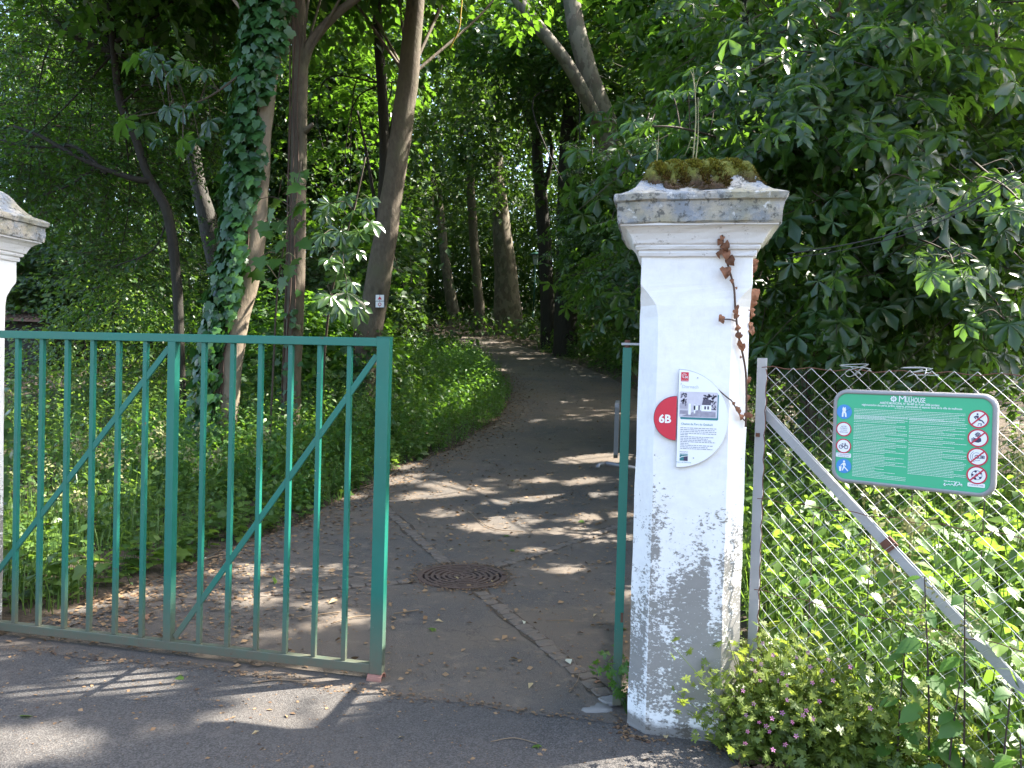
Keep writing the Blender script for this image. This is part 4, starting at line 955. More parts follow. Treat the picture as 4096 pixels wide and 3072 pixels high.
# ------------------------------------------------------------------ where sunlight comes through the crowns
def beam(px, py, r, Y=None): BEAMS.append((vt(px, py) if Y is None else vy(px, py, Y), r))
for px, py, r in [(1300, 990, .30), (1230, 995, .22), (1250, 1040, .18), (1000, 1062, .20), (900, 1075, .22), (1075, 1085, .16), (1170, 1075, .2), (1290, 1065, .22), (950, 1110, .16), (1100, 1125, .22), (1220, 1150, .20), (1310, 1165, .2), (1200, 1232, .17), (1090, 1150, .15), (1000, 1140, .14), (845, 1040, .20), (880, 1030, .16),
                  (860, 1010, .15), (1140, 1190, .12), (1260, 1120, .18), (1330, 1115, .15), (1160, 1040, .12), (760, 1505, .10), (690, 1500, .11), (600, 1508, .10), (520, 1500, .08), (560, 1575, .07), (470, 1565, .06), (640, 1560, .05), (720, 1462, .06), (640, 1452, .04), (240, 1478, .06), (120, 1490, .04), (330, 1475, .04), (50, 1600, .10), (150, 1615, .07), (20, 1645, .09), (830, 1482, .03), (900, 830, .5), (960, 800, .6), (1000, 860, .4), (1040, 800, .5), (940, 900, .3),
                  (990, 700, .5), (1020, 712, .4), (880, 950, .12), (1130, 775, .25), (970, 695, .4), (1060, 740, .3), (740, 1075, .10), (690, 1310, .10), (740, 1340, .10), (600, 1370, .08), (260, 1290, .12), (160, 1320, .10)]:
    beam(px, py, r)
for px, py, r, Y in [(720, 580, .22, 9.3), (745, 640, .30, 9.3), (770, 470, .25, 9.4), (720, 500, .22, 9.3), (710, 430, .15, 9.3), (780, 500, .22, 9.4), (745, 690, .18, 9.3), (530, 650, .22, 8.3), (650, 600, .10, 10), (870, 420, .12, 12.4), (850, 500, .12, 12.4), (1115, 640, .35, 33), (1110, 600, .35, 33), (970, 560, .3, 40), (980, 650, .3, 40),
                     (60, 790, .7, 9), (150, 780, .7, 9.5), (240, 770, .7, 10), (330, 800, .5, 10), (90, 950, .4, 6), (60, 1050, .35, 5), (160, 1000, .35, 6), (120, 1150, .3, 4.6), (270, 1000, .3, 6.5), (340, 930, .4, 8), (560, 820, .25, 9), (700, 860, .22, 10), (570, 640, .3, 10.5), (620, 440, .25, 8.5), (640, 540, .2, 8.5),
                     (1370, 280, .15, 6), (1410, 262, .15, 6), (1470, 205, .15, 6), (1290, 65, .2, 10), (1550, 95, .2, 7), (1660, 195, .2, 7), (1600, 165, .15, 7), (2030, 545, .16, 6.2), (2190, 570, .2, 6), (1310, 480, .2, 14), (1420, 470, .15, 10),
                     (1950, 950, .4, 5), (1930, 1100, .5, 4.6), (1900, 1150, 0.60, 4.2), (1780, 1250, .4, 4), (2050, 1200, 0.60, 3.8), (2180, 950, 0.60, 4), (2150, 1250, 0.52, 3.4), (1850, 1300, 0.45, 3.6), (1660, 1350, 0.27, 3.3), (1700, 1420, 0.24, 3.1), (1800, 1450, 0.21, 3.0), (2180, 1380, 0.24, 2.9), (1880, 1000, .35, 5.5), (2100, 860, 0.60, 5.5), (1780, 1540, 0.15, 2.9), (1600, 1580, 0.12, 3.1), (1830, 1380, 0.18, 3.1), (1620, 1480, 0.15, 3.1), (1650, 1480, .3, 3.05), (1720, 1520, .3, 2.95), (1780, 1460, .3, 2.95), (1640, 1400, .25, 3.2), (2000, 1500, .2, 2.8), (1950, 1050, .6, 5), (1800, 900, .5, 6), (2050, 1450, .4, 2.95), (2150, 1550, .35, 2.85), (1990, 1300, .35, 3.0), (740, 560, .6, 9.4), (750, 640, .5, 9.4), (800, 250, .8, 22), (730, 330, .8, 22), (760, 180, .7, 20), (400, 220, .8, 17), (330, 330, .7, 16), (480, 150, .7, 17), (150, 150, .6, 13), (1000, 280, .5, 26), (930, 380, .4, 27), (2080, 240, .6, 12), (2160, 350, .5, 10), (2120, 120, .5, 12), (1900, 690, .6, 12.5), (1760, 520, .4, 12), (1640, 330, .5, 18), (180, 620, .8, 14), (300, 690, .6, 13), (560, 640, .5, 12), (880, 690, .8, 20)]:
    beam(px, py, r, Y)

# ------------------------------------------------------------------ trees
def crown(cl, tw, specs, root=None):
    """sprays of leaves round clump centres; twigs to carry them"""
    for S in specs:
        c = np.array(S['c'], float); r = np.array(S['r'], float); nC, nS, K = S['n']; t = S['t']
        u = rdir(nC)*(rng.random((nC, 1))**(.45)); cc = c+u*r
        sp = (cc[:, None, :]+rng.normal(size=(nC, nS, 3))*np.array(S.get('sp', (.45, .45, .28)))).reshape(-1, 3)
        n = len(sp)
        out = norm((sp-c)/r*.8+rdir(n)*.7); out[:, 2] = out[:, 2]*.4-S.get('droop', .15); out = norm(out)
        L = S['L']*(.6+.7*rng.random(n))
        lat = norm(np.cross(out, UP))
        if tw is not None and S.get('twigs', True):
            kb = beam_keep(sp+out*L[:, None]*.4, .12); kb &= ~glade(sp)
            tw.sticks((sp-out*L[:, None]*.3)[kb], (sp+out*L[:, None]*.9-UP*(.12*L[:, None]))[kb], .007*S.get('tk', 1), .003*S.get('tk', 1), .5)
        s = (np.arange(K)+.6)/K; sd = np.where(np.arange(K) % 2, 1., -1.)
        P = sp[:, None, :]+out[:, None, :]*(L[:, None]*s)[:, :, None]+lat[:, None, :]*(sd*S['w'])[None, :, None]*(1-.5*s)[None, :, None]
        P = P-UP*(.30*(L[:, None]*s**2))[:, :, None]+rng.normal(size=(n, K, 3))*S['w']*.45
        A = out[:, None, :]*.6+lat[:, None, :]*(sd*.8)[None, :, None]-UP*S.get('hang', .4)+rng.normal(size=(n, K, 3))*.35
        Nn = UP+out[:, None, :]*.35+rng.normal(size=(n, K, 3))*S.get('tilt', .38)
        base = np.repeat(np.clip(.45+.22*rng.normal(size=nC), 0, 1), nS)
        T = np.clip(base[:, None]+.22*rng.normal(size=(n, K)), 0, 1)
        P, A, Nn, T = P.reshape(-1, 3), A.reshape(-1, 3), Nn.reshape(-1, 3), T.ravel()
        keep = np.ones(len(P), bool)
        if not S.get('over', False):
            keep &= P[:, 2] > gz(P[:, 1])+.1
        P, A, Nn, T = P[keep], A[keep], Nn[keep], T[keep]
        cl.scatter(t, P, A, Nn, S['s']*(.5+.9*rng.random(len(P))), T)
def limb_bundle(q, start, specs, r0, k=5, seed=0):
    r = np.random.default_rng(seed)
    for S in specs:
        c = np.array(S['c'], float); rr_ = np.array(S['r'], float)
        for _ in range(k):
            e = c+norm(r.normal(size=3))*rr_*.6; a = np.array(start)
            mid = (a+e)/2+r.normal(size=3)*.15*np.linalg.norm(e-a)+UP*.15*np.linalg.norm(e-a)
            q.tube(catmull([a, mid, e], 6), np.linspace(r0, r0*.25, 13), 6, cap=False)
def tree(name, label, path, radii, bark, specs=(), leaf=None, group=None, limbs=(), n=14, top=None, cat='tree', flare=1.25, wob=.05, twig_k=3, seed=1):
    """path: places from base up, radii in metres"""
    P = np.array(path, float)
    if top is not None:
        d = P[-1]-P[-2]; d /= np.linalg.norm(d); k = (top-P[-1][2])/max(.3, d[2]); P = np.vstack([P, P[-1]+d*k*np.array([.6, .6, 1])]); radii = list(radii)+[radii[-1]*.55]
    t = thing(name, label, cat, P[0], group)
    C = catmull(P, 8); R = np.interp(np.linspace(0, 1, len(C)), np.linspace(0, 1, len(P)), radii); hgt = np.linspace(0, 1, len(C))*len(C)
    R = R*(1+(flare-1)*np.exp(-hgt/2.5))
    C = np.vstack([C[0]-UP*.3, C]); R = np.concatenate([[R[0]*1.05], R])
    q = MB(); q.tube(C, R, n, wob=wob, seed=seed); q.build('trunk', bark, t, smooth=True)
    for pts, ra in limbs:
        q = MB(); pts = catmull(pts, 6); q.tube(pts, np.linspace(ra[0], ra[1], len(pts)), 9, wob=.04, seed=seed+3); q.build('limb', bark, t, smooth=True)
    if specs:
        tw = Cloud(); cl = Cloud()
        crown(cl, tw, specs)
        q = MB(); st = P[min(len(P)-1, max(1, len(P)*2//3))]
        if twig_k:
            limb_bundle(q, st, specs, max(.02, radii[-1]*.35), twig_k, seed); q.build('branchwork', bark, t, smooth=True)['kind'] = 'stuff'
        if tw.V: tw.build('twigwork', M['twig'], t)
        cl.build('crown', leaf, t)
    return t
def sp(px, py, Y, r, n, t, s, L=.5, w=.12, **k): return dict(c=vy(px, py, Y), r=r, n=n, t=t, s=s, L=L, w=w, **k)
def wsp(c, r, n, t, s, L=.5, w=.12, **k): return dict(c=c, r=r, n=n, t=t, s=s, L=L, w=w, **k)
def trunk_px(pts, Y, base=None):
    P = [vy(a, b, Y) for a, b in pts]
    return P
def pxr(w, Y): return w/2/(FPX/VS)*Y      # radius in metres of a trunk w view-pixels wide
# dense tops, mostly above the frame, added to the crowns below for their shade
def roof(x, y, z, rx, ry, rz, n):
    f = 1.0 if y > 17 else 2.6
    return wsp((x, y, z), (rx, ry, rz), (int(n*(.8 if y > 17 else 1.0)), 8, int(9*f)), T_TINY, .34 if y > 17 else .21, .8, .24, sp=(.5, .5, .3), twigs=False, over=True)

# ivy tree
Y = 8.6; P = [np.array([*vy(470, 1010, Y)[:2], gzf(Y)])]+trunk_px([(492, 830), (512, 690), (540, 560), (556, 400), (566, 260), (585, 100), (600, -30)], Y)
ivyP, ivyR = np.array(P), [pxr(66, Y), pxr(60, Y), pxr(58, Y), pxr(56, Y), pxr(54, Y), pxr(52, Y), pxr(50, Y), pxr(48, Y)]
tree('ivy_clad_tree', 'pale leaning trunk half covered in green ivy behind the closed gate', P, ivyR, M['bark_pale'], [roof(-4.5, 9, 9.5, 3, 2.5, 1.8, 60), roof(-7.5, 8, 9, 3, 2.5, 1.8, 50)], M['leaf_maple'], 'slim trees lining the path', top=9)
Y = 10.1; P = [np.array([*vy(628, 965, Y)[:2], gzf(Y)])]+trunk_px([(632, 800), (638, 650), (644, 400), (648, 150), (645, 0)], Y)
t2P = np.array(P)
tree('slim_tree', 'straight slim brown trunk between the ivy tree and the signposted trunk', P, [pxr(46, Y), pxr(42, Y), pxr(39, Y), pxr(38, Y), pxr(38, Y), pxr(30, Y)], M['bark_grey'], [roof(-4.2, 11.5, 10, 2.6, 2.4, 1.6, 46)], M['leaf_maple'], 'slim trees lining the path', top=9.5,
     limbs=[([vy(650, 160, Y), vy(672, 92, Y), vy(730, 28, Y), vy(800, -25, Y)], (pxr(26, Y), pxr(16, Y))), ([vy(652, 290, Y), vy(676, 268, Y-.1)], (pxr(18, Y), pxr(9, Y)))], seed=4)
Y = 12.5; P = [np.array([*vy(775, 905, Y)[:2], gzf(Y)])]+trunk_px([(800, 715), (824, 560), (846, 420), (866, 290), (882, 170), (898, -10)], Y)
tree('marked_tree', 'leaning brown trunk with two small white trail markers', P, [pxr(70, Y), pxr(58, Y), pxr(54, Y), pxr(52, Y), pxr(48, Y), pxr(46, Y), pxr(42, Y)], M['bark_grey'], [roof(-3.8, 14, 10.5, 2.6, 2.4, 1.6, 46), roof(-6.5, 13, 10, 3, 2.6, 1.6, 46)], M['leaf_maple'], 'slim trees lining the path', top=9.5, seed=6)
for py, kind in ((643.5, 0), (657.5, 1)):
    o_ = vy(820.5, py, Y-pxr(56, Y)-.004)
    t = thing('trail_marker', ['white trail marker with red triangle nailed to the leaning trunk', 'white trail marker with red ring nailed below the red triangle one'][kind], 'trail marker', o_, 'trail markers on the trunk')
    B = Board(o_, _R, norm(UP+.0*_R), EYN, t); w = .142
    B.poly('plate', [[(-w/2, -w*.36), (w/2, -w*.36), (w/2, w*.36), (-w/2, w*.36)]], .003, M['sign_white'], .006); B.poly('backing', [[(-w*.54, -w*.40), (w*.54, -w*.40), (w*.54, w*.40), (-w*.54, w*.40)]], .001, M['ink'], .01)
    if kind == 0: B.poly('red_triangle', [[(-w*.26, -w*.20), (w*.26, -w*.20), (0, w*.20)]], .005, M['sign_red'])
    else: B.ring('red_ring', 0, 0, w*.13, w*.20, .005, M['sign_red'])
    B.poly('nail', [disc(0, w*.30, .006, 8), disc(0, -w*.30, .006, 8)], .0055, M['ink'])
Y = 14.6; P = [np.array([*vy(812, 880, Y)[:2], gzf(Y)])]+trunk_px([(815, 640), (828, 440), (832, 330), (824, 180), (812, 0)], Y)
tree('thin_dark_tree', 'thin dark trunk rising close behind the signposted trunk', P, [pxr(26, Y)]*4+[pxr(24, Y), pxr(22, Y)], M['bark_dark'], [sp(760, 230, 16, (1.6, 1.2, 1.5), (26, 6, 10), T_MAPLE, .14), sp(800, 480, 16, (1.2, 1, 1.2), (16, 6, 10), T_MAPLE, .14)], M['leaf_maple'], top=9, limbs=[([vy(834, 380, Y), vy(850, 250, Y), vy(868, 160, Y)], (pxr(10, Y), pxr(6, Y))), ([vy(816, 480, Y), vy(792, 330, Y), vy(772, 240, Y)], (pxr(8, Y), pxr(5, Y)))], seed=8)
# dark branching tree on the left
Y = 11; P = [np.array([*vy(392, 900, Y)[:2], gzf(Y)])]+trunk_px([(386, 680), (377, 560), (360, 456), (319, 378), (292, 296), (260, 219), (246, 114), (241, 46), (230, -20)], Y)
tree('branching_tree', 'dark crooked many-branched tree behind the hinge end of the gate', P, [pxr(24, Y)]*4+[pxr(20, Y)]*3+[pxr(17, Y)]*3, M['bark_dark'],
     [sp(40, 30, 12.5, (1.5, 1.2, 1.2), (50, 8, 14), T_OVAL, .085, .4, .08), sp(150, 120, 11.5, (2.2, 1.4, 1.5), (80, 8, 14), T_OVAL, .085, .4, .08), sp(120, 370, 11.5, (1.8, 1.2, 1.2), (70, 8, 14), T_OVAL, .085, .4, .08), sp(360, 200, 12.2, (1.3, 1, 1.6), (56, 8, 14), T_OVAL, .085, .4, .08), sp(330, 560, 12.2, (1.2, 1, .9), (24, 8, 12), T_OVAL, .085, .4, .08), roof(-8, 11, 8.5, 3, 2.5, 1.5, 50)], M['leaf_small'], top=8, n=10, wob=.03,
     limbs=[([vy(330, 392, Y), vy(278, 383, Y-.2), vy(182, 346, Y-.4), vy(91, 296, Y-.5), vy(30, 272, Y-.5)], (pxr(17, Y), pxr(6, Y))), ([vy(230, 375, Y-.3), vy(164, 318, Y-.3), vy(110, 318, Y-.2), vy(45, 314, Y-.1), vy(-10, 298, Y)], (pxr(10, Y), pxr(5, Y))),
            ([vy(244, 110, Y), vy(200, 100, Y-.1), vy(150, 72, Y-.2), vy(88, 8, Y-.2), vy(60, -30, Y-.2)], (pxr(13, Y), pxr(6, Y))), ([vy(250, 90, Y), vy(285, 70, Y+.1), vy(296, 30, Y+.1), vy(300, -20, Y+.1)], (pxr(11, Y), pxr(6, Y))), ([vy(285, 72, Y), vy(340, 100, Y), vy(390, 150, Y)], (pxr(6, Y), pxr(3, Y))), ([vy(200, 140, Y), vy(150, 132, Y), vy(90, 122, Y)], (pxr(6, Y), pxr(3, Y))),
            ([vy(262, 225, Y), vy(310, 185, Y), vy(350, 190, Y)], (pxr(6, Y), pxr(3, Y))), ([vy(210, 360, Y), vy(150, 400, Y), vy(95, 422, Y)], (pxr(6, Y), pxr(3, Y))), ([vy(364, 470, Y), vy(330, 540, Y), vy(250, 575, Y)], (pxr(5, Y), pxr(3, Y)))], seed=9)
Y = 15.5; P = [np.array([*vy(520, 860, Y)[:2], gzf(Y)])]+trunk_px([(500, 740), (474, 600), (452, 490), (425, 380), (404, 260), (330, 150), (280, 40)], Y)
tree('rough_barked_tree', 'rough mottled grey trunk leaning out behind the ivy tree', P, [pxr(46, Y)]*4+[pxr(36, Y), pxr(30, Y), pxr(26, Y), pxr(22, Y)], M['bark_rough'], [sp(430, 120, 16, (2.0, 1.2, 1.6), (40, 7, 10), T_OVAL, .12), sp(200, 300, 18, (3.0, 1.4, 2.6), (80, 7, 10), T_OVAL, .12), roof(-8.5, 16, 10.5, 3.2, 2.6, 1.6, 40)], M['leaf_small'], top=9, seed=12)
# far trees by the path
def far_tree(name, label, pts, Y, ws, bark, specs=(), leaf=None, top=14, limbs=(), seed=1, twig_k=3, group='tall trees along the far path'):
    P = trunk_px(pts, Y); P[0][2] = gzf(Y)-.2
    return tree(name, label, P, [pxr(w, Y) for w in ws], bark, specs, leaf, group, limbs, 12, top, flare=1.12, seed=seed, twig_k=twig_k)
far_tree('plane_tree', 'stout straight plane trunk beside the far path, patchy bark lit on one side', [(1100, 716), (1092, 600), (1080, 450), (1071, 350), (1066, 150)], 34, [66, 50, 38, 32, 28], M['bark_plane'], [sp(1040, 330, 32, (3, 2, 3), (60, 7, 10), T_TINY, .22), roof(-8, 33, 13, 4, 4, 2, 40)], M['leaf_far'], seed=21)
far_tree('pale_far_tree', 'pale slender trunk curving at its foot where the far path turns', [(986, 680), (964, 580), (954, 490), (946, 410), (938, 250)], 41, [28, 22, 20, 18, 14], M['bark_plane'], [sp(930, 330, 40, (3.5, 2, 3), (60, 7, 9), T_TINY, .24)], M['leaf_far'], seed=22)
far_tree('brown_far_tree', 'straight brown trunk between the pale slender one and the plane tree', [(1040, 706), (1030, 600), (1022, 490), (1016, 380), (1010, 200)], 37, [26, 22, 20, 18, 14], M['bark_grey'], [sp(1000, 420, 36, (2.4, 2, 3), (50, 7, 9), T_TINY, .24)], M['leaf_far'], seed=23)
far_tree('forked_dark_tree', 'dark trunk forking low near the lamp post', [(1186, 760), (1180, 600), (1172, 470), (1160, 330), (1158, 200), (1160, 60)], 27, [34, 30, 28, 24, 18, 14], M['bark_dark'], [sp(1120, 150, 25, (2.8, 2, 1.8), (60, 7, 10), T_TINY, .19), sp(1130, 420, 29, (1.6, 1.5, 1.8), (30, 7, 10), T_TINY, .19), roof(-3, 26, 12, 4, 3.5, 2, 40)], M['leaf_far'], seed=24,
         limbs=[([vy(1164, 300, 27), vy(1140, 250, 27), vy(1118, 200, 27)], (pxr(18, 27), pxr(10, 27))), ([vy(1172, 420, 27), vy(1192, 330, 27), vy(1170, 240, 27)], (pxr(12, 27), pxr(7, 27)))])
far_tree('broad_dark_tree', 'broad dark trunk to the lamp post side of the leaning plane', [(1222, 760), (1224, 600), (1224, 440), (1228, 300), (1240, 190), (1250, 40)], 25, [56, 46, 42, 40, 36, 30], M['bark_dark'], [sp(1280, 120, 23, (2.4, 2, 1.8), (56, 7, 10), T_TINY, .18), sp(1300, 500, 21, (1.4, 1.4, 1.3), (44, 8, 10), T_PALMS, .20), sp(1240, 590, 24, (1.1, 1.2, .8), (20, 8, 10), T_TINY, .18), roof(.5, 24, 12, 4, 3.5, 2, 40)], M['leaf_far'], seed=25)
Y = 19.5
far_tree('leaning_plane_tree', 'big pale plane tree leaning out above the mossy pillar cap', [(1470, 775), (1410, 560), (1356, 405), (1310, 280), (1262, 130), (1232, -10)], Y, [74, 66, 60, 56, 44, 36], M['bark_plane'], [sp(1560, 60, 21.5, (1.8, 1.4, 1.3), (46, 8, 10), T_MAPLE, .18), sp(1330, -60, 21.5, (1.6, 1.2, .7), (22, 8, 10), T_MAPLE, .18), sp(1020, 60, 21.5, (1.8, 1.2, .9), (24, 7, 10), T_MAPLE, .18), roof(2, 19, 11, 4, 3, 2, 50)], M['leaf_maple'], seed=26, twig_k=0,
         limbs=[([vy(1318, 320, Y), vy(1278, 236, Y-.3), vy(1225, 137, Y-.5), vy(1167, 64, Y-.6), vy(1110, -12, Y-.6), vy(1060, -80, Y-.6)], (pxr(30, Y), pxr(24, Y)))])
# right-hand chestnuts
Y = 10.5; P = trunk_px([(1762, 775), (1766, 640), (1776, 480), (1792, 300), (1811, 137), (1820, 0)], Y); P[0][2] = gzf(Y)-.1
chP, chR = np.array(P), [pxr(58, Y), pxr(50, Y), pxr(46, Y), pxr(40, Y), pxr(31, Y), pxr(29, Y)]
CH = dict(droop=.35, hang=.75, tilt=.45)
tree('horse_chestnut', 'large dark horse chestnut drooping its leaves behind the fence and pillar', P, chR, M['bark_grey'],
     [sp(1800, 230, 7.4, (1.5, .9, .95), (40, 6, 7), T_PALM5, .19, .5, .14, **CH), sp(1660, 180, 8.4, (.6, .8, .9), (24, 6, 7), T_PALM5, .18, .5, .14, **CH), sp(2000, 520, 7.4, (1.2, .8, .8), (30, 6, 7), T_PALM5, .19, .5, .14, **CH), sp(1800, 560, 8.6, (1.5, .8, .7), (34, 6, 7), T_PALM5, .17, .5, .14, **CH),
      sp(2120, 180, 8.2, (1.2, .9, 1.1), (26, 6, 7), T_PALM5, .18, .5, .14, **CH), sp(1400, 620, 12, (.8, .8, .6), (18, 6, 8), T_PALM5, .18, .5, .14, **CH), roof(4.5, 8, 9.2, 3.2, 2.6, 1.8, 62), roof(1.5, 8.5, 8.8, 2.4, 2.2, 1.5, 36)], M['leaf_chestnut'], 'horse chestnuts behind the fence', top=8, n=14,
     limbs=[([vy(1778, 450, Y), vy(1740, 300, Y-1), vy(1640, 200, Y-2)], (pxr(24, Y), pxr(9, Y))), ([vy(1776, 545, Y), vy(1820, 545, Y-1.2), vy(1960, 520, Y-2.6)], (pxr(14, Y), pxr(5, Y))), ([vy(1785, 380, Y), vy(1900, 380, Y-1.5), vy(2020, 330, Y-2.5)], (pxr(18, Y), pxr(7, Y)))], seed=31)
Y = 13.5; P = trunk_px([(1905, 770), (1903, 640), (1898, 450), (1888, 250), (1877, 85), (1870, -10)], Y); P[0][2] = gzf(Y)-.1
tree('horse_chestnut', 'shaded horse chestnut, second trunk back, its top stem beside the large one\'s', P, [pxr(38, Y), pxr(34, Y), pxr(30, Y), pxr(26, Y), pxr(22, Y), pxr(20, Y)], M['bark_dark'],
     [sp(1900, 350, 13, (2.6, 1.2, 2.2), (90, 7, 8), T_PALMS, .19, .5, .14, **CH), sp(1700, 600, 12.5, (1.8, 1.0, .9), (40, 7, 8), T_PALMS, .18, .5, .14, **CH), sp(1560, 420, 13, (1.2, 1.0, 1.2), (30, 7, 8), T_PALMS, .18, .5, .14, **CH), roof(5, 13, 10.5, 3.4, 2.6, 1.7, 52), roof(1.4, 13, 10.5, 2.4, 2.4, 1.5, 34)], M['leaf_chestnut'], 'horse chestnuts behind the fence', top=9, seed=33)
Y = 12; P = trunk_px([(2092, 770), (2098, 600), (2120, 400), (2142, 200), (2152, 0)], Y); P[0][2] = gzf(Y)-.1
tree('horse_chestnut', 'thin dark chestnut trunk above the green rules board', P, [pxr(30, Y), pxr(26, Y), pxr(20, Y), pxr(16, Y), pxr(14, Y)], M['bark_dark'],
     [sp(2120, 420, 11, (1.6, 1.0, 1.8), (56, 7, 8), T_PALMS, .18, .5, .14, **CH), sp(2000, 660, 11, (1.4, .8, .6), (28, 7, 8), T_PALMS, .18, .5, .14, **CH), roof(7.5, 11, 9.5, 3, 2.8, 1.7, 50), roof(7.5, 7, 8.6, 2.6, 2.4, 1.5, 36)], M['leaf_chestnut'], 'horse chestnuts behind the fence', top=8, n=10, seed=35)
Y = 19; P = trunk_px([(1640, 760), (1636, 500), (1620, 200), (1610, 0)], Y); P[0][2] = gzf(Y)-.2
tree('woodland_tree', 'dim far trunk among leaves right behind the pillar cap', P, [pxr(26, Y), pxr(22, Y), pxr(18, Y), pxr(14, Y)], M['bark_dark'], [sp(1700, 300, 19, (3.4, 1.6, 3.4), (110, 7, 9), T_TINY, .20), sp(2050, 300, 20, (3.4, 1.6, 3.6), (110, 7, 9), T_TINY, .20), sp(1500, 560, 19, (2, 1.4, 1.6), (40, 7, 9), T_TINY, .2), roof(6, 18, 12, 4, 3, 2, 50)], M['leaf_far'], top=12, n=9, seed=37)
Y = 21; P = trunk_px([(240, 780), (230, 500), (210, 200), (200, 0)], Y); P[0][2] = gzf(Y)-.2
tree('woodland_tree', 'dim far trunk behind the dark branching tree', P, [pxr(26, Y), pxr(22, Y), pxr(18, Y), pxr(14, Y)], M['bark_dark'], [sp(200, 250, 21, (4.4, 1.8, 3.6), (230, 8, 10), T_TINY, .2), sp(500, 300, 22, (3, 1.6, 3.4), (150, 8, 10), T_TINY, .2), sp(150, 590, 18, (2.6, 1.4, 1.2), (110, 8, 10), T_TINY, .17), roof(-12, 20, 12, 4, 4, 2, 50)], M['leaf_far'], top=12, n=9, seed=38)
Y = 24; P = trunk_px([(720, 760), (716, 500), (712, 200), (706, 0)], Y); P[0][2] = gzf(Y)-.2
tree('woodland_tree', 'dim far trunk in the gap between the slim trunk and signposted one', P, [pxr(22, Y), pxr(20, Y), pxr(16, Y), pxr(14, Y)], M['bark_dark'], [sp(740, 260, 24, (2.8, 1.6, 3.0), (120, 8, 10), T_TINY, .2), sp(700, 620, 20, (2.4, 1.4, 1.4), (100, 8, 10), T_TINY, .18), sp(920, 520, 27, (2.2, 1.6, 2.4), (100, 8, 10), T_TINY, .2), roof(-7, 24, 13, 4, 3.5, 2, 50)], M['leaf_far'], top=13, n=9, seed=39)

# woodland far behind: reads as one mass of leaves
def mass(name, n, fx, fy, fz, s, mat, m=40, spread=(.9, .8, .6)):
    cl = Cloud(); Y = fy(n); X = fx(n, Y); Z = gz(Y)+fz(n); k = ~((X > pl(Y)-.6) & (X < pr(Y)+.5) & (Y < 37) & (Z < gz(Y)+4.0)); X, Y, Z = X[k], Y[k], Z[k]; n = len(X)
    P = (np.stack([X, Y, Z], 1)[:, None, :]+rng.normal(size=(n, m, 3))*np.array(spread)).reshape(-1, 3); N_ = len(P)
    T = np.clip(np.repeat(rng.uniform(.1, .95, n), m)+.2*rng.normal(size=N_), 0, 1)
    k = (P[:, 2] > gz(P[:, 1])) & ~glade(P) & ~((P[:, 0] > pl(P[:, 1])-.1) & (P[:, 0] < pr(P[:, 1])+.1) & (P[:, 1] < 37) & (P[:, 2] < gz(P[:, 1])+3.0)); P, T = P[k], T[k]; N_ = len(P)
    cl.scatter(T_TINY, P, rdir(N_)-UP*.35, UP+.6*rdir(N_), s*(.6+.7*rng.random(N_)), T, beams=(name in ('shading_canopy', 'woodland_midstorey')))
    return cl.build(name, mat)
mass('distant_woodland', 3200, lambda n, Y: rng.uniform(-1.02, .42, n)*Y, lambda n: rng.uniform(40, 64, n), lambda n: 22*rng.random(n)**1.15, .40, M['leaf_far'])
mass('woodland_edge', 1500, lambda n, Y: rng.uniform(-.45, -.05, n)*Y, lambda n: rng.uniform(43, 62, n), lambda n: 9*rng.random(n), .30, M['leaf_far'], 40, (.8, .7, .6))
mass('woodland_shrubs', 2100, lambda n, Y: rng.uniform(-1.0, .45, n)*Y, lambda n: rng.uniform(21, 40, n), lambda n: 4.2*rng.random(n)**1.3, .24, M['leaf_far'], 36, (.6, .6, .45))
mass('woodland_midstorey', 2300, lambda n, Y: rng.uniform(-1.0, .45, n)*Y, lambda n: rng.uniform(22, 40, n), lambda n: 3+10*rng.random(n), .27, M['leaf_far'], 36, (.7, .7, .5))
mass('shading_canopy', 500, lambda n, Y: rng.uniform(-.9, .9, n)*Y, lambda n: rng.uniform(22, 56, n), lambda n: 12+5*rng.random(n), .55, M['leaf_far'], 30, (1.0, 1.0, .5))  # high leaf layer added to shade the wood beneath
for k in range(22):
    Y = rng.uniform(30, 44); u = [-.95, -.86, -.8, -.74, -.68, -.62, -.57, -.52, -.47, -.4, -.36, -.33, -.22, -.16, -.12, -.06, .02, .08, .15, .22, .3, .36][k]; X = u*Y
    if pl(Y)-.6 < X < pr(Y)+.6 or -.345 < u < -.14 or k % 2: continue
    a = np.array([X, Y, gzf(Y)-.2]); r0 = rng.uniform(.14, .26); t = thing('woodland_tree', 'dim slender trunk among leaves deep in the wood', 'tree', a, 'dim trunks deep in the wood')
    q = MB(); q.tube(catmull([a, a+np.array([.3*rng.normal(), 0, 5]), a+np.array([.7*rng.normal(), 0, 13])], 6), np.linspace(r0*1.2, r0*.5, 13), 9, wob=.05, seed=k); q.build('trunk', M['bark_dark'] if k % 3 else M['bark_grey'], t, smooth=True)

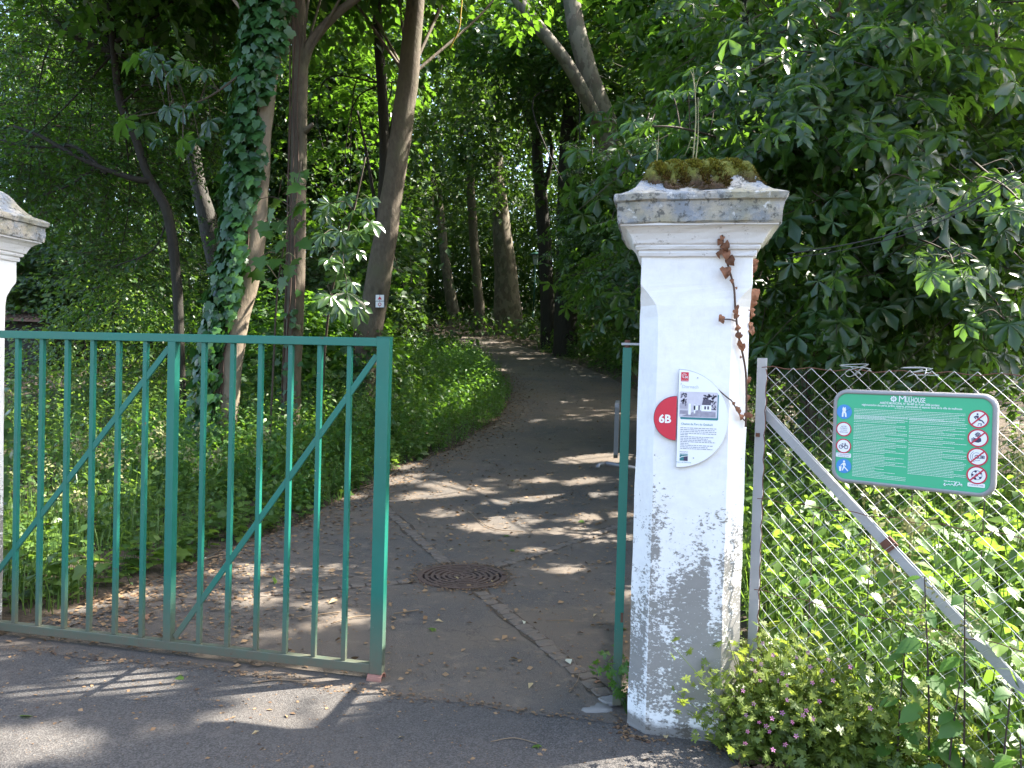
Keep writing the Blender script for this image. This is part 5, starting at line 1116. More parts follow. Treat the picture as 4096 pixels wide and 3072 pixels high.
# ------------------------------------------------------------------ ivy on the pale trunk
def ivy_on(name, label, P, R, n_part, n_mass, s0, s1, cover, zr, seed, depth=(.01, .09)):
    r = np.random.default_rng(seed); P = np.array(P); C = catmull(P, 8); RR = np.interp(np.linspace(0, 1, len(C)), np.linspace(0, 1, len(R)), R)
    t = thing(name, label, 'ivy', C[0]); q = MB()
    for k in range(4):
        a0 = math.pi*1.25+.35*k+.2*r.normal(); pts = [C[i]+np.array([math.cos(a0+.12*math.sin(i*.7+k)), math.sin(a0+.12*math.sin(i*.7+k)), 0])*(RR[i]+.012) for i in range(0, len(C), 2)]
        q.tube(catmull(pts, 3), .010, 5)
    q.build('stem', M['vine'], t, smooth=True)
    def place(n):
        u = r.uniform(zr[0], zr[1], n); idx = u*(len(C)-1); i0 = np.clip(idx.astype(int), 0, len(C)-2); f = (idx-i0)[:, None]
        c = C[i0]*(1-f)+C[i0+1]*f; rad_ = RR[i0]
        a = math.pi*1.5+cover(u, r)       # angle round the trunk, 1.5 pi faces the gate, smaller = towards the hinge side
        nrm_ = np.stack([np.cos(a), np.sin(a), np.zeros(n)], 1)
        p = c+nrm_*(rad_+r.uniform(depth[0], depth[1], n))[:, None]
        return p, norm(nrm_*.45-UP+r.normal(size=(n, 3))*.32), norm(nrm_+UP*.35+r.normal(size=(n, 3))*.30)
    p, ax, nn = place(n_part)
    for i in range(n_part): leaf_part(T_IVY, 'ivy', M['leaf_ivy'], p[i], ax[i], nn[i], r.uniform(s0, s1), r.random(), t)
    if n_mass:
        cl = Cloud(); p, ax, nn = place(n_mass); cl.scatter(T_IVY, p-norm(nn)*.03, ax, nn, r.uniform(s0*.8, s1*.9, n_mass), r.random(n_mass), beams=False)
        cl.build('foliage', M['leaf_ivy'], t)
ivy_on('ivy', 'dense green ivy climbing the pale leaning trunk', ivyP, ivyR, 300, 3600, .10, .165, lambda u, r: r.uniform(-2.1, .50+.5*(u > .75), len(u))+.25*np.sin(u*23)-.35*(u < .4), (.02, 1), 3, (.02, .30))
ivy_on('ivy', 'thin ivy strand on the straight slim brown trunk', t2P, [pxr(42, 10.1)]*3, 44, 0, .08, .12, lambda u, r: r.uniform(-.9, .9, len(u)), (.02, .42), 5, (.01, .08))
ivy_on('ivy', 'dark ivy wrapped round the large horse chestnut trunk', chP, chR, 60, 700, .075, .11, lambda u, r: r.uniform(-1.7, 1.7, len(u)), (.0, .55), 6, (.01, .10))
lo = [np.array([*vy(778, 900, 12.4)[:2], gzf(12.4)]), vy(786, 800, 12.4), vy(798, 716, 12.4)]
ivy_on('ivy', 'low ivy at the foot of the signposted trunk', lo, [pxr(64, 12.5)]*3, 60, 120, .07, .11, lambda u, r: r.uniform(-1.2, 1.0, len(u)), (.0, .75), 8, (.01, .08))

# ------------------------------------------------------------------ foreground leaf sprays, leaf by leaf
def spray(name, label, cat, stem, sr, leaves, t, key, mat, group=None):
    P = np.array(stem); th = thing(name, label, cat, P[0], group); q = MB(); q.tube(catmull(P, 6), np.linspace(sr, sr*.4, (len(P)-1)*6+1) if len(P) > 2 else np.linspace(sr, sr*.4, 7), 6); q.build('stem', M['twig'], th, smooth=True)
    C = catmull(P, 10)
    for p, ax, nn, s, tint in leaves:
        k = np.argmin(((C-p)**2).sum(1)); dl = np.linalg.norm(C[k]-p); q = MB(); q.tube(catmull([C[k], (C[k]+p)/2+UP*(.02+.18*dl)+.06*dl*rng.normal(size=3), p], 4), .0028 if dl < .25 else .0045, 4, cap=False); q.build('leaf_stalk', M['stem'] if dl < .25 else M['twig'], th)
        leaf_part(t, key, mat, p, ax, nn, s, tint, th)
    return th
Yc = 9.35
lv = []
for x, y, s in [(748, 425, .17), (790, 440, .15), (712, 440, .16), (765, 455, .20), (800, 480, .20), (735, 500, .22), (700, 505, .18), (775, 500, .22), (712, 560, .18), (742, 570, .20), (724, 590, .16), (760, 610, .16), (716, 640, .24), (748, 632, .26), (770, 660, .24), (735, 660, .22), (700, 460, .16), (690, 530, .14), (740, 540, .16), (770, 540, .15), (800, 430, .14)]:
    p = vy(x, y, Yc+.25*rng.normal()); lv.append((p, norm(np.array([.35*rng.normal()+.2, -.35+.3*rng.normal(), -.65])), norm(np.array([.25+.3*rng.normal(), -.35+.3*rng.normal(), .9])), s*1.35, rng.random()))
spray('young_chestnut', 'small chestnut with bright sunlit leaves between the slim and signposted trunks', 'sapling', [np.array([*vy(690, 940, 9.8)[:2], gzf(9.8)]), vy(700, 780, 9.7), vy(715, 640, 9.5), vy(745, 520, 9.4), vy(770, 430, 9.4), vy(790, 340, 9.5)], .02, lv, T_PALM, 'palm', M['leaf_sunlit_gloss'])
lv = []
for x, y in [(640, 375), (655, 370), (600, 430), (586, 452), (648, 400), (642, 440), (572, 480), (620, 468), (655, 440), (650, 480), (610, 520), (575, 500), (596, 560), (625, 575), (640, 560), (610, 600), (560, 556), (560, 430), (598, 480), (548, 585), (650, 520)]:
    p = vy(x, y, 8.1+.25*rng.normal()); lv.append((p, norm(np.array([.5*rng.normal(), -.4+.3*rng.normal(), -.7])), norm(np.array([.3*rng.normal(), -.45+.25*rng.normal(), .8])), .16+.09*rng.random(), .5+.5*rng.random()))
spray('young_maple', 'young maple with bright lobed leaves in front of the slim trunk', 'sapling', [np.array([*vy(580, 980, 8.3)[:2], gzf(8.3)]), vy(590, 800, 8.3), vy(600, 620, 8.2), vy(620, 500, 8.1), vy(648, 372, 8.1)], .014, lv, T_MAPLE, 'maple', M['leaf_maple'])
lv = []
for x, y in [(270, 258), (310, 268), (345, 300), (395, 300), (430, 225), (400, 235), (365, 232), (300, 120), (350, 140), (400, 130), (330, 115), (430, 300), (455, 260), (375, 150), (440, 150)]:
    p = vy(x, y, 7.6+.3*rng.normal()); lv.append((p, norm(np.array([-.4+.4*rng.normal(), -.3+.3*rng.normal(), -.6])), norm(np.array([.3*rng.normal(), -.25+.25*rng.normal(), .9])), .20+.1*rng.random(), .2*rng.random()))
spray('shaded_chestnut', 'shaded chestnut branch with wide drooping leaves hanging beside the ivy', 'sapling', [vy(600, 90, 8.9), vy(520, 160, 8.3), vy(440, 215, 7.8), vy(350, 240, 7.6), vy(270, 255, 7.6)], .016, lv, T_PALM, 'palm', M['leaf_chestnut'])
# hanging sprays of the chestnut in front of the wood: nearest leaves one by one
lv = []
for a, b in [((1470, 205), 3), ((1400, 265), 4), ((1360, 280), 4), ((1440, 300), 3)]:
    for _ in range(b):
        x, y = a[0]+rng.normal()*16, a[1]+rng.normal()*11
        p = vy(x, y, 6.0+.25*rng.normal()); lv.append((p, norm(np.array([-.7+.3*rng.normal(), -.3, -.35])), norm(np.array([.3*rng.normal(), -.25+.25*rng.normal(), .9])), .10+.06*rng.random(), .6+.4*rng.random()))
spray('chestnut_branch', 'sunlit light green chestnut sprigs reaching past the left of the mossy cap', 'branch', [vy(1640, 330, 8.2), vy(1560, 300, 7), vy(1460, 275, 6.1), vy(1380, 275, 6.0)], .014, lv, T_PALM, 'palm', M['leaf_chestnut'], 'chestnut branches hanging in front')
lv = []
for x, y in [(1300, 482), (1322, 476), (1345, 480), (1275, 492), (1312, 492), (1360, 470), (1335, 490)]:
    p = vy(x, y, 9.0+.2*rng.normal()); lv.append((p, norm(np.array([-.7+.3*rng.normal(), -.3, -.35])), norm(np.array([.3*rng.normal(), -.25+.25*rng.normal(), .9])), .14+.06*rng.random(), .6+.4*rng.random()))
spray('chestnut_branch', 'light green chestnut sprig level with the pillar slab, left of it', 'branch', [vy(1500, 500, 10), vy(1420, 475, 9.4), vy(1340, 474, 9.0), vy(1285, 484, 9.0)], .01, lv, T_PALM, 'palm', M['leaf_chestnut'], 'chestnut branches hanging in front')
def hanging(label, pts, Y0, Y1, n, s, spread=26, tint=(.1, .9)):
    Ys = np.linspace(Y0, Y1, len(pts)); P = [vy(a, b, y) for (a, b), y in zip(pts, Ys)]; C = catmull(P, 10); lv = []
    for i in range(n):
        k = int(len(C)*(.25+.75*rng.random())); k = min(k, len(C)-1); p = C[k]+np.array([rng.normal()*.16, rng.normal()*.14, -.05-.10*rng.random()])
        lv.append((p, norm(np.array([.45*rng.normal()+.15, -.30+.35*rng.normal(), -.8])), norm(np.array([.2+.35*rng.normal(), -.55+.3*rng.normal(), .75])), s*(.7+.6*rng.random()), rng.uniform(*tint)))
    spray('chestnut_branch', label, 'branch', P, .013, lv, T_PALM, 'palm', M['leaf_chestnut'], 'chestnut branches hanging in front')
hanging('uppermost long chestnut branch sweeping down from above the pillar cap', [(1560, 90), (1700, 110), (1820, 190), (1880, 250), (1930, 310)], 8.4, 6.4, 34, .17)
hanging('middle chestnut branch hanging over the fence with broad drooping leaves', [(1780, 200), (1850, 250), (1920, 330), (1990, 400)], 8.0, 6.2, 28, .19)
hanging('chestnut branch just above the overhead cable, tipped with one bright leaf', [(1740, 560), (1840, 520), (1950, 510), (2040, 540), (2060, 570)], 8.4, 6.2, 26, .19)
hanging('lowest chestnut branch drooping towards the rules board', [(1900, 560), (1960, 600), (2060, 600), (2140, 640), (2170, 690)], 8.4, 6.4, 26, .18)
hanging('chestnut branch with leaves close to the fence post and pillar shaft', [(1820, 420), (1760, 470), (1720, 520), (1700, 580)], 9, 7.6, 22, .16)
hanging('chestnut branch at the frame edge beside the cable end', [(2080, 330), (2140, 380), (2190, 420), (2230, 480)], 7.6, 6.0, 20, .18)

# ------------------------------------------------------------------ undergrowth
def inside_path(x, y, mrg=0.0): return (x > pl(y)-mrg) & (x < pr(y)+mrg) & (y > 3.3)
def weeds(cl, x, y, h, K, s, t=T_OVAL, droop=.3, lean=.12, tint=(.5, .25), stem=True, top=.35):
    n = len(x); z = gz(y); base = np.stack([x, y, z-.02], 1); ln_ = rng.normal(size=(n, 2))*lean
    tip = base+np.stack([ln_[:, 0]*h, ln_[:, 1]*h, h], 1)
    if stem: cl.sticks(base, tip, .0035, .0018, .3)
    f = (np.arange(K)+.8)/K; f = .12+.88*f
    a = rng.random(n)[:, None]*6.28+np.arange(K)[None, :]*2.4+rng.normal(size=(n, K))*.4
    P = base[:, None, :]+(tip-base)[:, None, :]*f[None, :, None]
    A = np.stack([np.cos(a), np.sin(a), -droop+rng.normal(size=(n, K))*.25], -1)
    P = P+A*.012; Nn = UP+.35*rng.normal(size=(n, K, 3))
    S = s*(1-(1-top)*f**3)[None, :]*(.7+.6*rng.random((n, K)))*np.clip(h/np.mean(h), .5, 1.4)[:, None]
    T = np.clip(np.repeat(rng.normal(tint[0], tint[1], n), K)+.15*rng.normal(size=n*K), 0, 1)
    cl.scatter(t, P.reshape(-1, 3), A.reshape(-1, 3), Nn.reshape(-1, 3), S.ravel(), T, beams=False)
def grass(cl, x, y, h, w=.006, bend=.5, tint=(.5, .25)):
    n = len(x); b = np.stack([x, y, gz(y)-.02], 1); a = rng.random(n)*6.28; d = np.stack([np.cos(a), np.sin(a), np.zeros(n)], 1); sd = np.stack([-np.sin(a), np.cos(a), np.zeros(n)], 1)
    bd = bend*rng.random(n)*h; ww = (w*(.6+.8*rng.random(n)))[:, None]
    m1 = b+UP*(h*.5)[:, None]+d*(bd*.25)[:, None]; m2 = b+UP*(h*.85)[:, None]+d*(bd*.65)[:, None]; tp = b+UP*(h*(1-.25*(bd/h)))[:, None]+d*(bd*1.15)[:, None]
    V = np.stack([b-sd*ww, b+sd*ww, m1-sd*ww*.9, m1+sd*ww*.9, m2-sd*ww*.6, m2+sd*ww*.6, tp], 1)
    f = np.array([(0, 1, 3), (0, 3, 2), (2, 3, 5), (2, 5, 4), (4, 5, 6)])
    cl.raw(V, f[None]+(np.arange(n)*7)[:, None, None], np.repeat(np.clip(rng.normal(tint[0], tint[1], n), 0, 1), 5))
def region(n, x0, x1, y0, y1, cond): 
    x = rng.uniform(x0, x1, n); y = rng.uniform(y0, y1, n); k = cond(x, y); return x[k], y[k]
FENCE_SIDE = lambda x, y: (x-FP[0])*FN[0]+(y-FP[1])*FN[1]         # >0 on the road side of the fence
leftv = lambda x, y: (x < pl(y)-.02) & (y > 3.75)
# left of the path
cl = Cloud()
d = lambda x, y: np.clip((pl(y)-x)/1.3, .12, 1)
x, y = region(4600, -11, -3, 3.8, 15, leftv); h = (.25+.75*rng.random(len(x)))*(.30+.75*d(x, y))*np.where(y < 6.5, .75, 1.0)
weeds(cl, x, y, h, 9, .075, T_OVAL, tint=(.5, .25))
x, y = region(2600, -8, -3.2, 3.8, 11, lambda x, y: leftv(x, y) & (x > pl(y)-2.2)); weeds(cl, x, y, .10+.30*rng.random(len(x)), 7, .08, T_IVY, droop=.1, tint=(.5, .3))
cl.build('left_undergrowth'.replace('left_', 'nettle_'), M['leaf_weed'])
cl = Cloud(); x, y = region(5200, -9, -2.6, 7, 22, lambda x, y: leftv(x, y) & (x > pl(y)-3.2)); weeds(cl, x, y, (.40+.60*rng.random(len(x)))*(.40+.60*np.clip((pl(y)-x)/.7, 0, 1)), 11, .10, T_OVAL, tint=(.4, .22)); 
x, y = region(2600, -10, -3, 12, 30, lambda x, y: leftv(x, y) & (x > pl(y)-4)); weeds(cl, x, y, (.3+.5*rng.random(len(x)))*(.35+.65*d(x, y)), 8, .12, T_TINY, tint=(.4, .22))
cl.build('path_bank_herbs', M['leaf_nettle'], kind='stuff')
cl = Cloud(); x, y = region(3600, -7.5, -3.2, 3.7, 8.5, lambda x, y: leftv(x, y) & (np.sin(x*2.3+y*1.1)+np.sin(y*2.9-x) > .1)); grass(cl, x, y, (.18+.40*rng.random(len(x)))*(.45+.55*d(x, y)), .005)
x, y = region(900, -6, -2.8, 8, 18, lambda x, y: leftv(x, y) & (x > pl(y)-1.2)); grass(cl, x, y, .12+.30*rng.random(len(x)), .007)
cl.build('long_grass', M['leaf_grass'])
cl = Cloud(); x, y = region(5200, -26, -3, 9, 38, lambda x, y: leftv(x, y) & (x < pl(y)-1.5)); weeds(cl, x, y, .5+.8*rng.random(len(x)), 8, .15, T_TINY, tint=(.4, .25), stem=False)
x, y = region(3800, -4, 22, 7, 40, lambda x, y: x > pr(y)+.3); weeds(cl, x, y, .4+.7*rng.random(len(x)), 8, .14, T_TINY, tint=(.4, .25), stem=False)
cl.build('woodland_undergrowth', M['leaf_far'])
# right bank of the path
cl = Cloud(); x, y = region(4200, -5, 4, 10, 30, lambda x, y: (x > pr(y)-.05) & (x < pr(y)+2.2)); weeds(cl, x, y, (.35+.60*rng.random(len(x)))*np.clip((x-pr(y)+.1)/.6, .3, 1), 8, .10, T_OVAL, tint=(.35, .2)); cl.build('path_bank_herbs', M['leaf_nettle'], kind='stuff')
# behind the fence: sunny grass, nettles
behind = lambda x, y: (FENCE_SIDE(x, y) < -.03) & (x > .48+.0*y)
cl = Cloud(); x, y = region(5200, .4, 4.6, 2.0, 8.5, behind); grass(cl, x, y, (.25+.45*rng.random(len(x))), .0055, .7, (.55, .25)); cl.build('long_grass', M['leaf_grass'])
cl = Cloud(); x, y = region(2300, .4, 5.0, 2.0, 9, behind); weeds(cl, x, y, .35+.80*rng.random(len(x))**1.4, 10, .095, T_OVAL, tint=(.7, .25))
x, y = region(330, .5, 4.5, 2.3, 7, behind); weeds(cl, x, y, .6+.55*rng.random(len(x)), 12, .10, T_NETTLE, droop=.5, tint=(.5, .25))
cl.build('nettle_undergrowth', M['leaf_weed'])
cl = Cloud()
for _ in range(26):
    x0, y0 = rng.uniform(.7, 3), rng.uniform(2.6, 6)
    if FENCE_SIDE(x0, y0) > -.05: continue
    hh = rng.uniform(.8, 1.25); n = 60; f = rng.random(n); p = np.stack([x0+.04*f*rng.normal(size=n), y0+.04*f*rng.normal(size=n), hh*(.72+.28*f)], 1); cl.sticks([[x0, y0, 0]], [[x0, y0, hh]], .003, .002, .2)
    cl.scatter(T_TINY, p, rdir(n)+UP*.3, rdir(n), .02+.03*rng.random(n), rng.random(n), beams=False)
for _ in range(26):
    x0, y0 = rng.uniform(-5.6, -3.7), rng.uniform(4.3, 7); hh = rng.uniform(.5, 1.0); n = 34; f = rng.random(n); p = np.stack([x0+.03*rng.normal(size=n), y0+.03*rng.normal(size=n), gz(np.full(n, y0))+hh*(.8+.2*f)], 1)
    cl.scatter(T_TINY, p, rdir(n)+UP*.3, rdir(n), .02+.025*rng.random(n), rng.random(n), beams=False)
cl.build('grass_seed_heads', M['leaf_seed'], kind='stuff')
# bushes under the trees
def bush(label, specs, mat, base, cat='bush', group='bushes under the trees', k=3):
    t = thing('bush', label, cat, base, group); cl = Cloud(); tw = Cloud(); crown(cl, tw, specs); q = MB(); limb_bundle(q, np.array(base)+UP*.0, specs, .016, k, 3)
    if k: q.build('branchwork', M['bark_dark'], t, smooth=True)['kind'] = 'stuff'
    cl.build('foliage', mat, t)
def bs(x, y, Y, *a, **k): return sp(x, y, Y, *a, **k)
bb = lambda x, Y: [float(c) for c in (*vy(x, 800, Y)[:2], gzf(Y))]
bush('leafy bush beside the shed roof', [bs(280, 640, 13, (.9, .9, .75), (28, 8, 10), T_OVAL, .10), bs(180, 745, 12.5, (1.0, .8, .3), (16, 8, 10), T_OVAL, .10)], M['leaf_weed'], bb(200, 13))
bush('dark bush beneath the dark branching tree', [bs(340, 720, 13.5, (1.6, .9, 1.0), (44, 8, 10), T_OVAL, .10)], M['leaf_small'], bb(340, 13.5))
bush('dark bush behind the slim brown trunk', [bs(640, 740, 13, (1.3, .9, .9), (34, 8, 10), T_MAPLE, .13), bs(720, 760, 12.5, (.9, .7, .5), (16, 8, 10), T_MAPLE, .12)], M['leaf_maple'], bb(650, 13))
bush('shaded bush behind the signposted trunk', [bs(880, 660, 20, (1.6, 1, 1.2), (40, 8, 10), T_TINY, .15)], M['leaf_far'], bb(880, 20))
bush('dark broad-leaved bush between the lamp post and open gate leaf', [bs(1345, 540, 17, (.8, .9, .5), (26, 8, 10), T_PALMS, .15), bs(1350, 430, 17, (.8, .8, .9), (30, 8, 10), T_PALMS, .15)], M['leaf_chestnut'], bb(1300, 17), k=0)
bush('shaded bush behind the chain-link fence and horse chestnut trunks', [bs(1850, 690, 12.5, (2.2, .9, .6), (44, 8, 10), T_PALMS, .15), bs(2130, 740, 10, (1.2, .8, .5), (24, 8, 10), T_OVAL, .1)], M['leaf_chestnut'], bb(1850, 12.5))

# ------------------------------------------------------------------ nettles on the road side, leaf by leaf
def nettle(label, px, py, h, s, pairs=6, tassel=True, lean=0.0, Y=None):
    b = ground(px*VS, py*VS) if Y is None else np.array([*vy(px, py, Y)[:2], 0]); t = thing('nettle', label, 'nettle', b, 'nettles along the fence')
    tip = b+np.array([lean, -.02, h]); q = MB(); q.tube(catmull([b, b+np.array([lean*.3, 0, h*.5]), tip], 5), np.linspace(.0045, .002, 11), 6); q.build('stem', M['stem_dark'], t, smooth=True)
    a = rng.random()*3
    for k in range(pairs):
        f = .18+.82*k/(pairs-1); p = b+(tip-b)*f; a += 1.57+.2*rng.normal(); sc = s*(1.0-.75*max(0, f-.35))
        for e in (0, math.pi):
            ax = np.array([math.cos(a+e), math.sin(a+e), -.25-.25*rng.random()]); p2 = p+norm(ax)*.03*sc/.12
            q = MB(); q.tube([p, p2], .0018, 4, cap=False); q.build('leaf_stalk', M['stem'], t)
            leaf_part(T_NETTLE, 'nettle', M['leaf_nettle'], p2, ax, UP+np.array([0, -.35, 0])+.2*rng.normal(size=3), sc*(.85+.3*rng.random()), rng.random(), t)
    if tassel:
        cl = Cloud(); n = 150; kk = rng.integers(0, 10, n); f = rng.random(n); aa = kk*.7+a; z = h*(.74+.026*kk)
        p = np.stack([b[0]+lean*.8+np.cos(aa)*.075*f, b[1]+np.sin(aa)*.075*f, z-.05*f**2], 1)
        cl.scatter(T_TINY, p, rdir(n), rdir(n), .010+.008*rng.random(n), rng.random(n), beams=False); cl.build('flower_tassels', M['leaf_seed'], t)
nettle('tallest nettle with yellowish tassels in front of the fence brace', 2010, 1640, .84, .125, 7, lean=-.05, Y=3.0)
nettle('tasselled nettle just right of the tallest one', 2085, 1640, .80, .115, 7, lean=-.03, Y=2.94)
nettle('broad-leaved nettle at the lower corner of the frame', 2165, 1655, .52, .125, 5, False, lean=.01, Y=2.86)
nettle('small nettle low in front of the two tasselled nettles', 2050, 1600, .50, .12, 5, False, lean=.02, Y=2.92)
nettle('nettle against the wire beneath the rules board', 1940, 1580, .62, .095, 7, False, lean=.01, Y=3.06)
nettle('broad pale nettle lowest by the frame edge', 2215, 1655, .42, .12, 4, False, lean=-.03, Y=2.80)
nettle('pale nettle behind the wire beneath the brace clamp', 1870, 1400, .95, .095, 8, True, Y=3.6)
nettle('slim nettle behind the wire between post and brace', 1745, 1400, .95, .085, 9, False, Y=3.6)
nettle('tall nettle behind the wire near the frame edge', 2110, 1400, 1.05, .12, 8, False, Y=3.7)
nettle('tasselled nettle behind the wire right under the board', 1955, 1400, 1.05, .10, 8, True, Y=3.9)

# ------------------------------------------------------------------ pink-flowered herb robert at the pillar foot
hr = thing('herb_robert', 'sprawling herb robert with small pink flowers between pillar and fence', 'wild flowers', (.6, 3.0, 0))
cl = Cloud(); n = 560
c0 = np.stack([.36+np.abs(rng.normal(0, .34, n)), np.zeros(n)], 1); x = np.clip(c0[:, 0], .36, 1.5); yf = 3.42-.53*(x-.375); y = yf+.10-rng.random(n)*.44*np.clip(1.15-x, .35, 1)
h = (.06+.44*rng.random(n)**1.3)*np.clip(1.15-.55*(x-.36), .35, 1)*np.where(x < .42, .8, 1)
for k in range(n):
    b = np.array([x[k], y[k], 0]); lean = np.array([.13*rng.normal()-.02, -.05+.11*rng.normal(), 0]); tip = b+lean+UP*h[k]; mid = (b+tip)/2+UP*.03+lean*.1
    cl.sticks([b, mid], [mid, tip], .0018, .0012, .05)
    m_ = 10; f = .35+.65*rng.random(m_); P = b+(tip-b)*f[:, None]+rng.normal(size=(m_, 3))*.030; ax = rdir(m_)-UP*.1; ax[:, 1] -= .3
    cl.scatter(T_CUT, P, ax, UP+np.array([0, -.5, 0])+.4*rng.normal(size=(m_, 3)), .020+.022*rng.random(m_), np.clip(rng.normal(.5, .3, m_), 0, 1), beams=False)
cl.build('foliage', M['leaf_herb'], hr)
fl = bpy.data.meshes.new('flower'); vs = []; fs = []
for k in range(5):
    a = k*2*math.pi/5; b0 = len(vs)
    for r, da, z in ((.05, 0, 0), (.7, -.32, .12), (1.0, 0, .16), (.7, .32, .12)): vs.append((r*math.cos(a+da), r*math.sin(a+da), z))
    fs += [(b0, b0+1, b0+2, b0+3)]
fl.from_pydata(vs, [], fs); fl.materials.append(M['petal']); fl.update()
fpx = [(1605, 1492), (1612, 1545), (1628, 1520), (1640, 1560), (1655, 1568), (1668, 1552), (1662, 1580), (1690, 1540), (1712, 1560), (1700, 1512), (1735, 1545), (1742, 1535), (1756, 1552), (1720, 1590), (1610, 1605), (1632, 1450), (1645, 1435), (1680, 1470), (1690, 1455), (1700, 1480), (1750, 1440), (1755, 1475), (1775, 1450), (1790, 1425), (1642, 1470), (1625, 1425), (1648, 1390), (1770, 1515), (1800, 1470), (1720, 1420), (1745, 1410), (1836, 1440), (1880, 1530), (1670, 1415), (1615, 1580), (1670, 1620), (1696, 1608)]
for px, py in fpx:
    yy = np.interp(py, [1390, 1500, 1620], [3.14, 2.98, 2.84])+.03*rng.normal()-max(0, px-1650)*.0009; p = vy(px, py, yy); o = bpy.data.objects.new('flower', fl); COL.objects.link(o); o.parent = hr
    o.location = p-rootloc(hr); o.scale = [.0085+.002*rng.random()]*3; o.rotation_euler = Vector((.5*rng.normal(), -1, .5+.4*rng.normal())).to_track_quat('Z', 'Y').to_euler()
# small one behind the open leaf
h2 = thing('herb_robert', 'small herb robert seedling squeezed between open gate leaf and pillar', 'wild flowers', (-.14, 3.55, 0))
cl = Cloud(); n = 46; p = np.stack([rng.normal(-.155, .045, n), rng.normal(3.50, .05, n), .06+.20*rng.random(n)], 1); cl.scatter(T_CUT, p, rdir(n)-UP*.1, UP+np.array([0, -.5, 0])+.4*rng.normal(size=(n, 3)), .025+.022*rng.random(n), rng.random(n), beams=False); b_ = p.copy(); b_[:, 2] = 0; b_[:, 0] = -.15; cl.sticks(b_[:12], p[:12], .0016, .001, .1); cl.build('foliage', M['leaf_nettle'], h2)
h3 = thing('herb_robert', 'low weed tuft beside the hinge post foot on the asphalt side', 'wild flowers', (-.26, 3.7, 0))
cl = Cloud(); n = 22; p = np.stack([rng.normal(-.27, .04, n), rng.normal(3.72, .05, n), .04+.16*rng.random(n)], 1); cl.scatter(T_CUT, p, rdir(n), UP+np.array([0, -.5, 0])+.4*rng.normal(size=(n, 3)), .025+.02*rng.random(n), rng.random(n), beams=False); cl.build('foliage', M['leaf_nettle'], h3)
# ivy creeping over the ground by the pillar foot and on the grey-capped pillar
def ground_ivy(label, pts, s, Y=None, zj=.05):
    b = ground(pts[0][0]*VS, pts[0][1]*VS) if Y is None else vy(*pts[0], Y); t = thing('ivy', label, 'ivy', b)
    C = []
    for a, c in pts:
        p = (ground(a*VS, c*VS) if Y is None else vy(a, c, Y)); p = p+np.array([0, 0, zj*rng.random()]); C.append(p)
        leaf_part(T_IVY, 'ivy', M['leaf_ivy'], p, (rng.normal(), -.6+.5*rng.normal(), -.3), (.3*rng.normal(), -.6, .8 if Y is None else .35), s*(.7+.6*rng.random()), .4+.6*rng.random(), t)
    q = MB(); q.tube(catmull(C[:max(3, len(C)//2)], 3), .002, 4); q.build('stem', M['vine'], t)
ground_ivy('ivy sprig on the asphalt edge at the foot of the plaque pillar', [(1660, 1570), (1672, 1590), (1650, 1580), (1690, 1600), (1700, 1610), (1680, 1625), (1715, 1625), (1735, 1560), (1720, 1545), (1745, 1580), (1692, 1640), (1708, 1640)], .05)
ground_ivy('ivy patch on the litter below the nettles', [(1860, 1625), (1880, 1640), (1900, 1610), (1925, 1640), (1950, 1650), (1970, 1640), (1885, 1655), (1990, 1655), (1940, 1620), (2030, 1650), (2060, 1640)], .055)
ground_ivy('fresh green ivy on the grey-capped pillar below the top rail', [(6, 850), (14, 870), (22, 880), (10, 900), (26, 915), (16, 940), (8, 960), (30, 950), (20, 985), (8, 1010), (18, 1035), (6, 1060), (26, 1000), (12, 1090), (8, 1120), (20, 1075)], .085, 3.75, .03)

# ------------------------------------------------------------------ leaf litter, fallen leaves, twigs
cl = Cloud()
def litter(n, fx, fy, s0, s1, tint=(.5, .3), long=.5):
    x, y = fx(n), fy(n); return x, y
def drop(x, y, s, tint, dz=.008, flat=.25):
    n = len(x); p = np.stack([x, y, gz(y)+dz], 1); a = rng.random(n)*6.28
    cl.scatter(T_TINY, p, np.stack([np.cos(a), np.sin(a), .12*rng.normal(size=n)], 1), UP+flat*rng.normal(size=(n, 3)), s, tint, beams=False)
onroad = lambda x, y: ((x > pl(y)) & (x < pr(y)+.1) & (y > 3.2)) | (y < road_edge(x))
x, y = region(8000, -4.2, .3, 1.6, 9, lambda x, y: onroad(x, y) & (np.sin(x*3+y*2)+np.sin(y*5-x*2)+2*rng.random(len(x)) > .2)); drop(x, y, .009+.024*rng.random(len(x))**2, np.clip(rng.normal(.6, .3, len(x)), 0, 1))
x, y = region(500, -3.5, .1, 3.4, 10, lambda x, y: onroad(x, y)); drop(x, y, .03+.03*rng.random(len(x)), np.clip(rng.normal(.8, .25, len(x)), 0, 1), .012, .5)
x, y = region(7500, -9, .3, 6, 30, lambda x, y: onroad(x, y)); drop(x, y, .02+.035*rng.random(len(x)), np.clip(rng.normal(.65, .3, len(x)), 0, 1))
n = 3600; y = rng.uniform(3.6, 20, n); x = pl(y)+np.abs(rng.normal(0, .28, n))-.06; drop(x, y, .018+.035*rng.random(n), np.clip(rng.normal(.55, .3, n), 0, 1))
n = 1700; y = rng.uniform(3.5, 5.2, n); x = rng.uniform(-3.5, -1.9, n); k = rng.random(n) < np.clip((-1.7-x)/1.5, .1, 1); drop(x[k], y[k], .012+.03*rng.random(k.sum()), np.clip(rng.normal(.6, .3, k.sum()), 0, 1))
n = 1600; x = rng.uniform(.30, 1.8, n); y = 2.99-.535*(x-.30)+.02+.42*rng.random(n); drop(x, y, .015+.04*rng.random(n), np.clip(rng.normal(.5, .3, n), 0, 1), .02, .5)
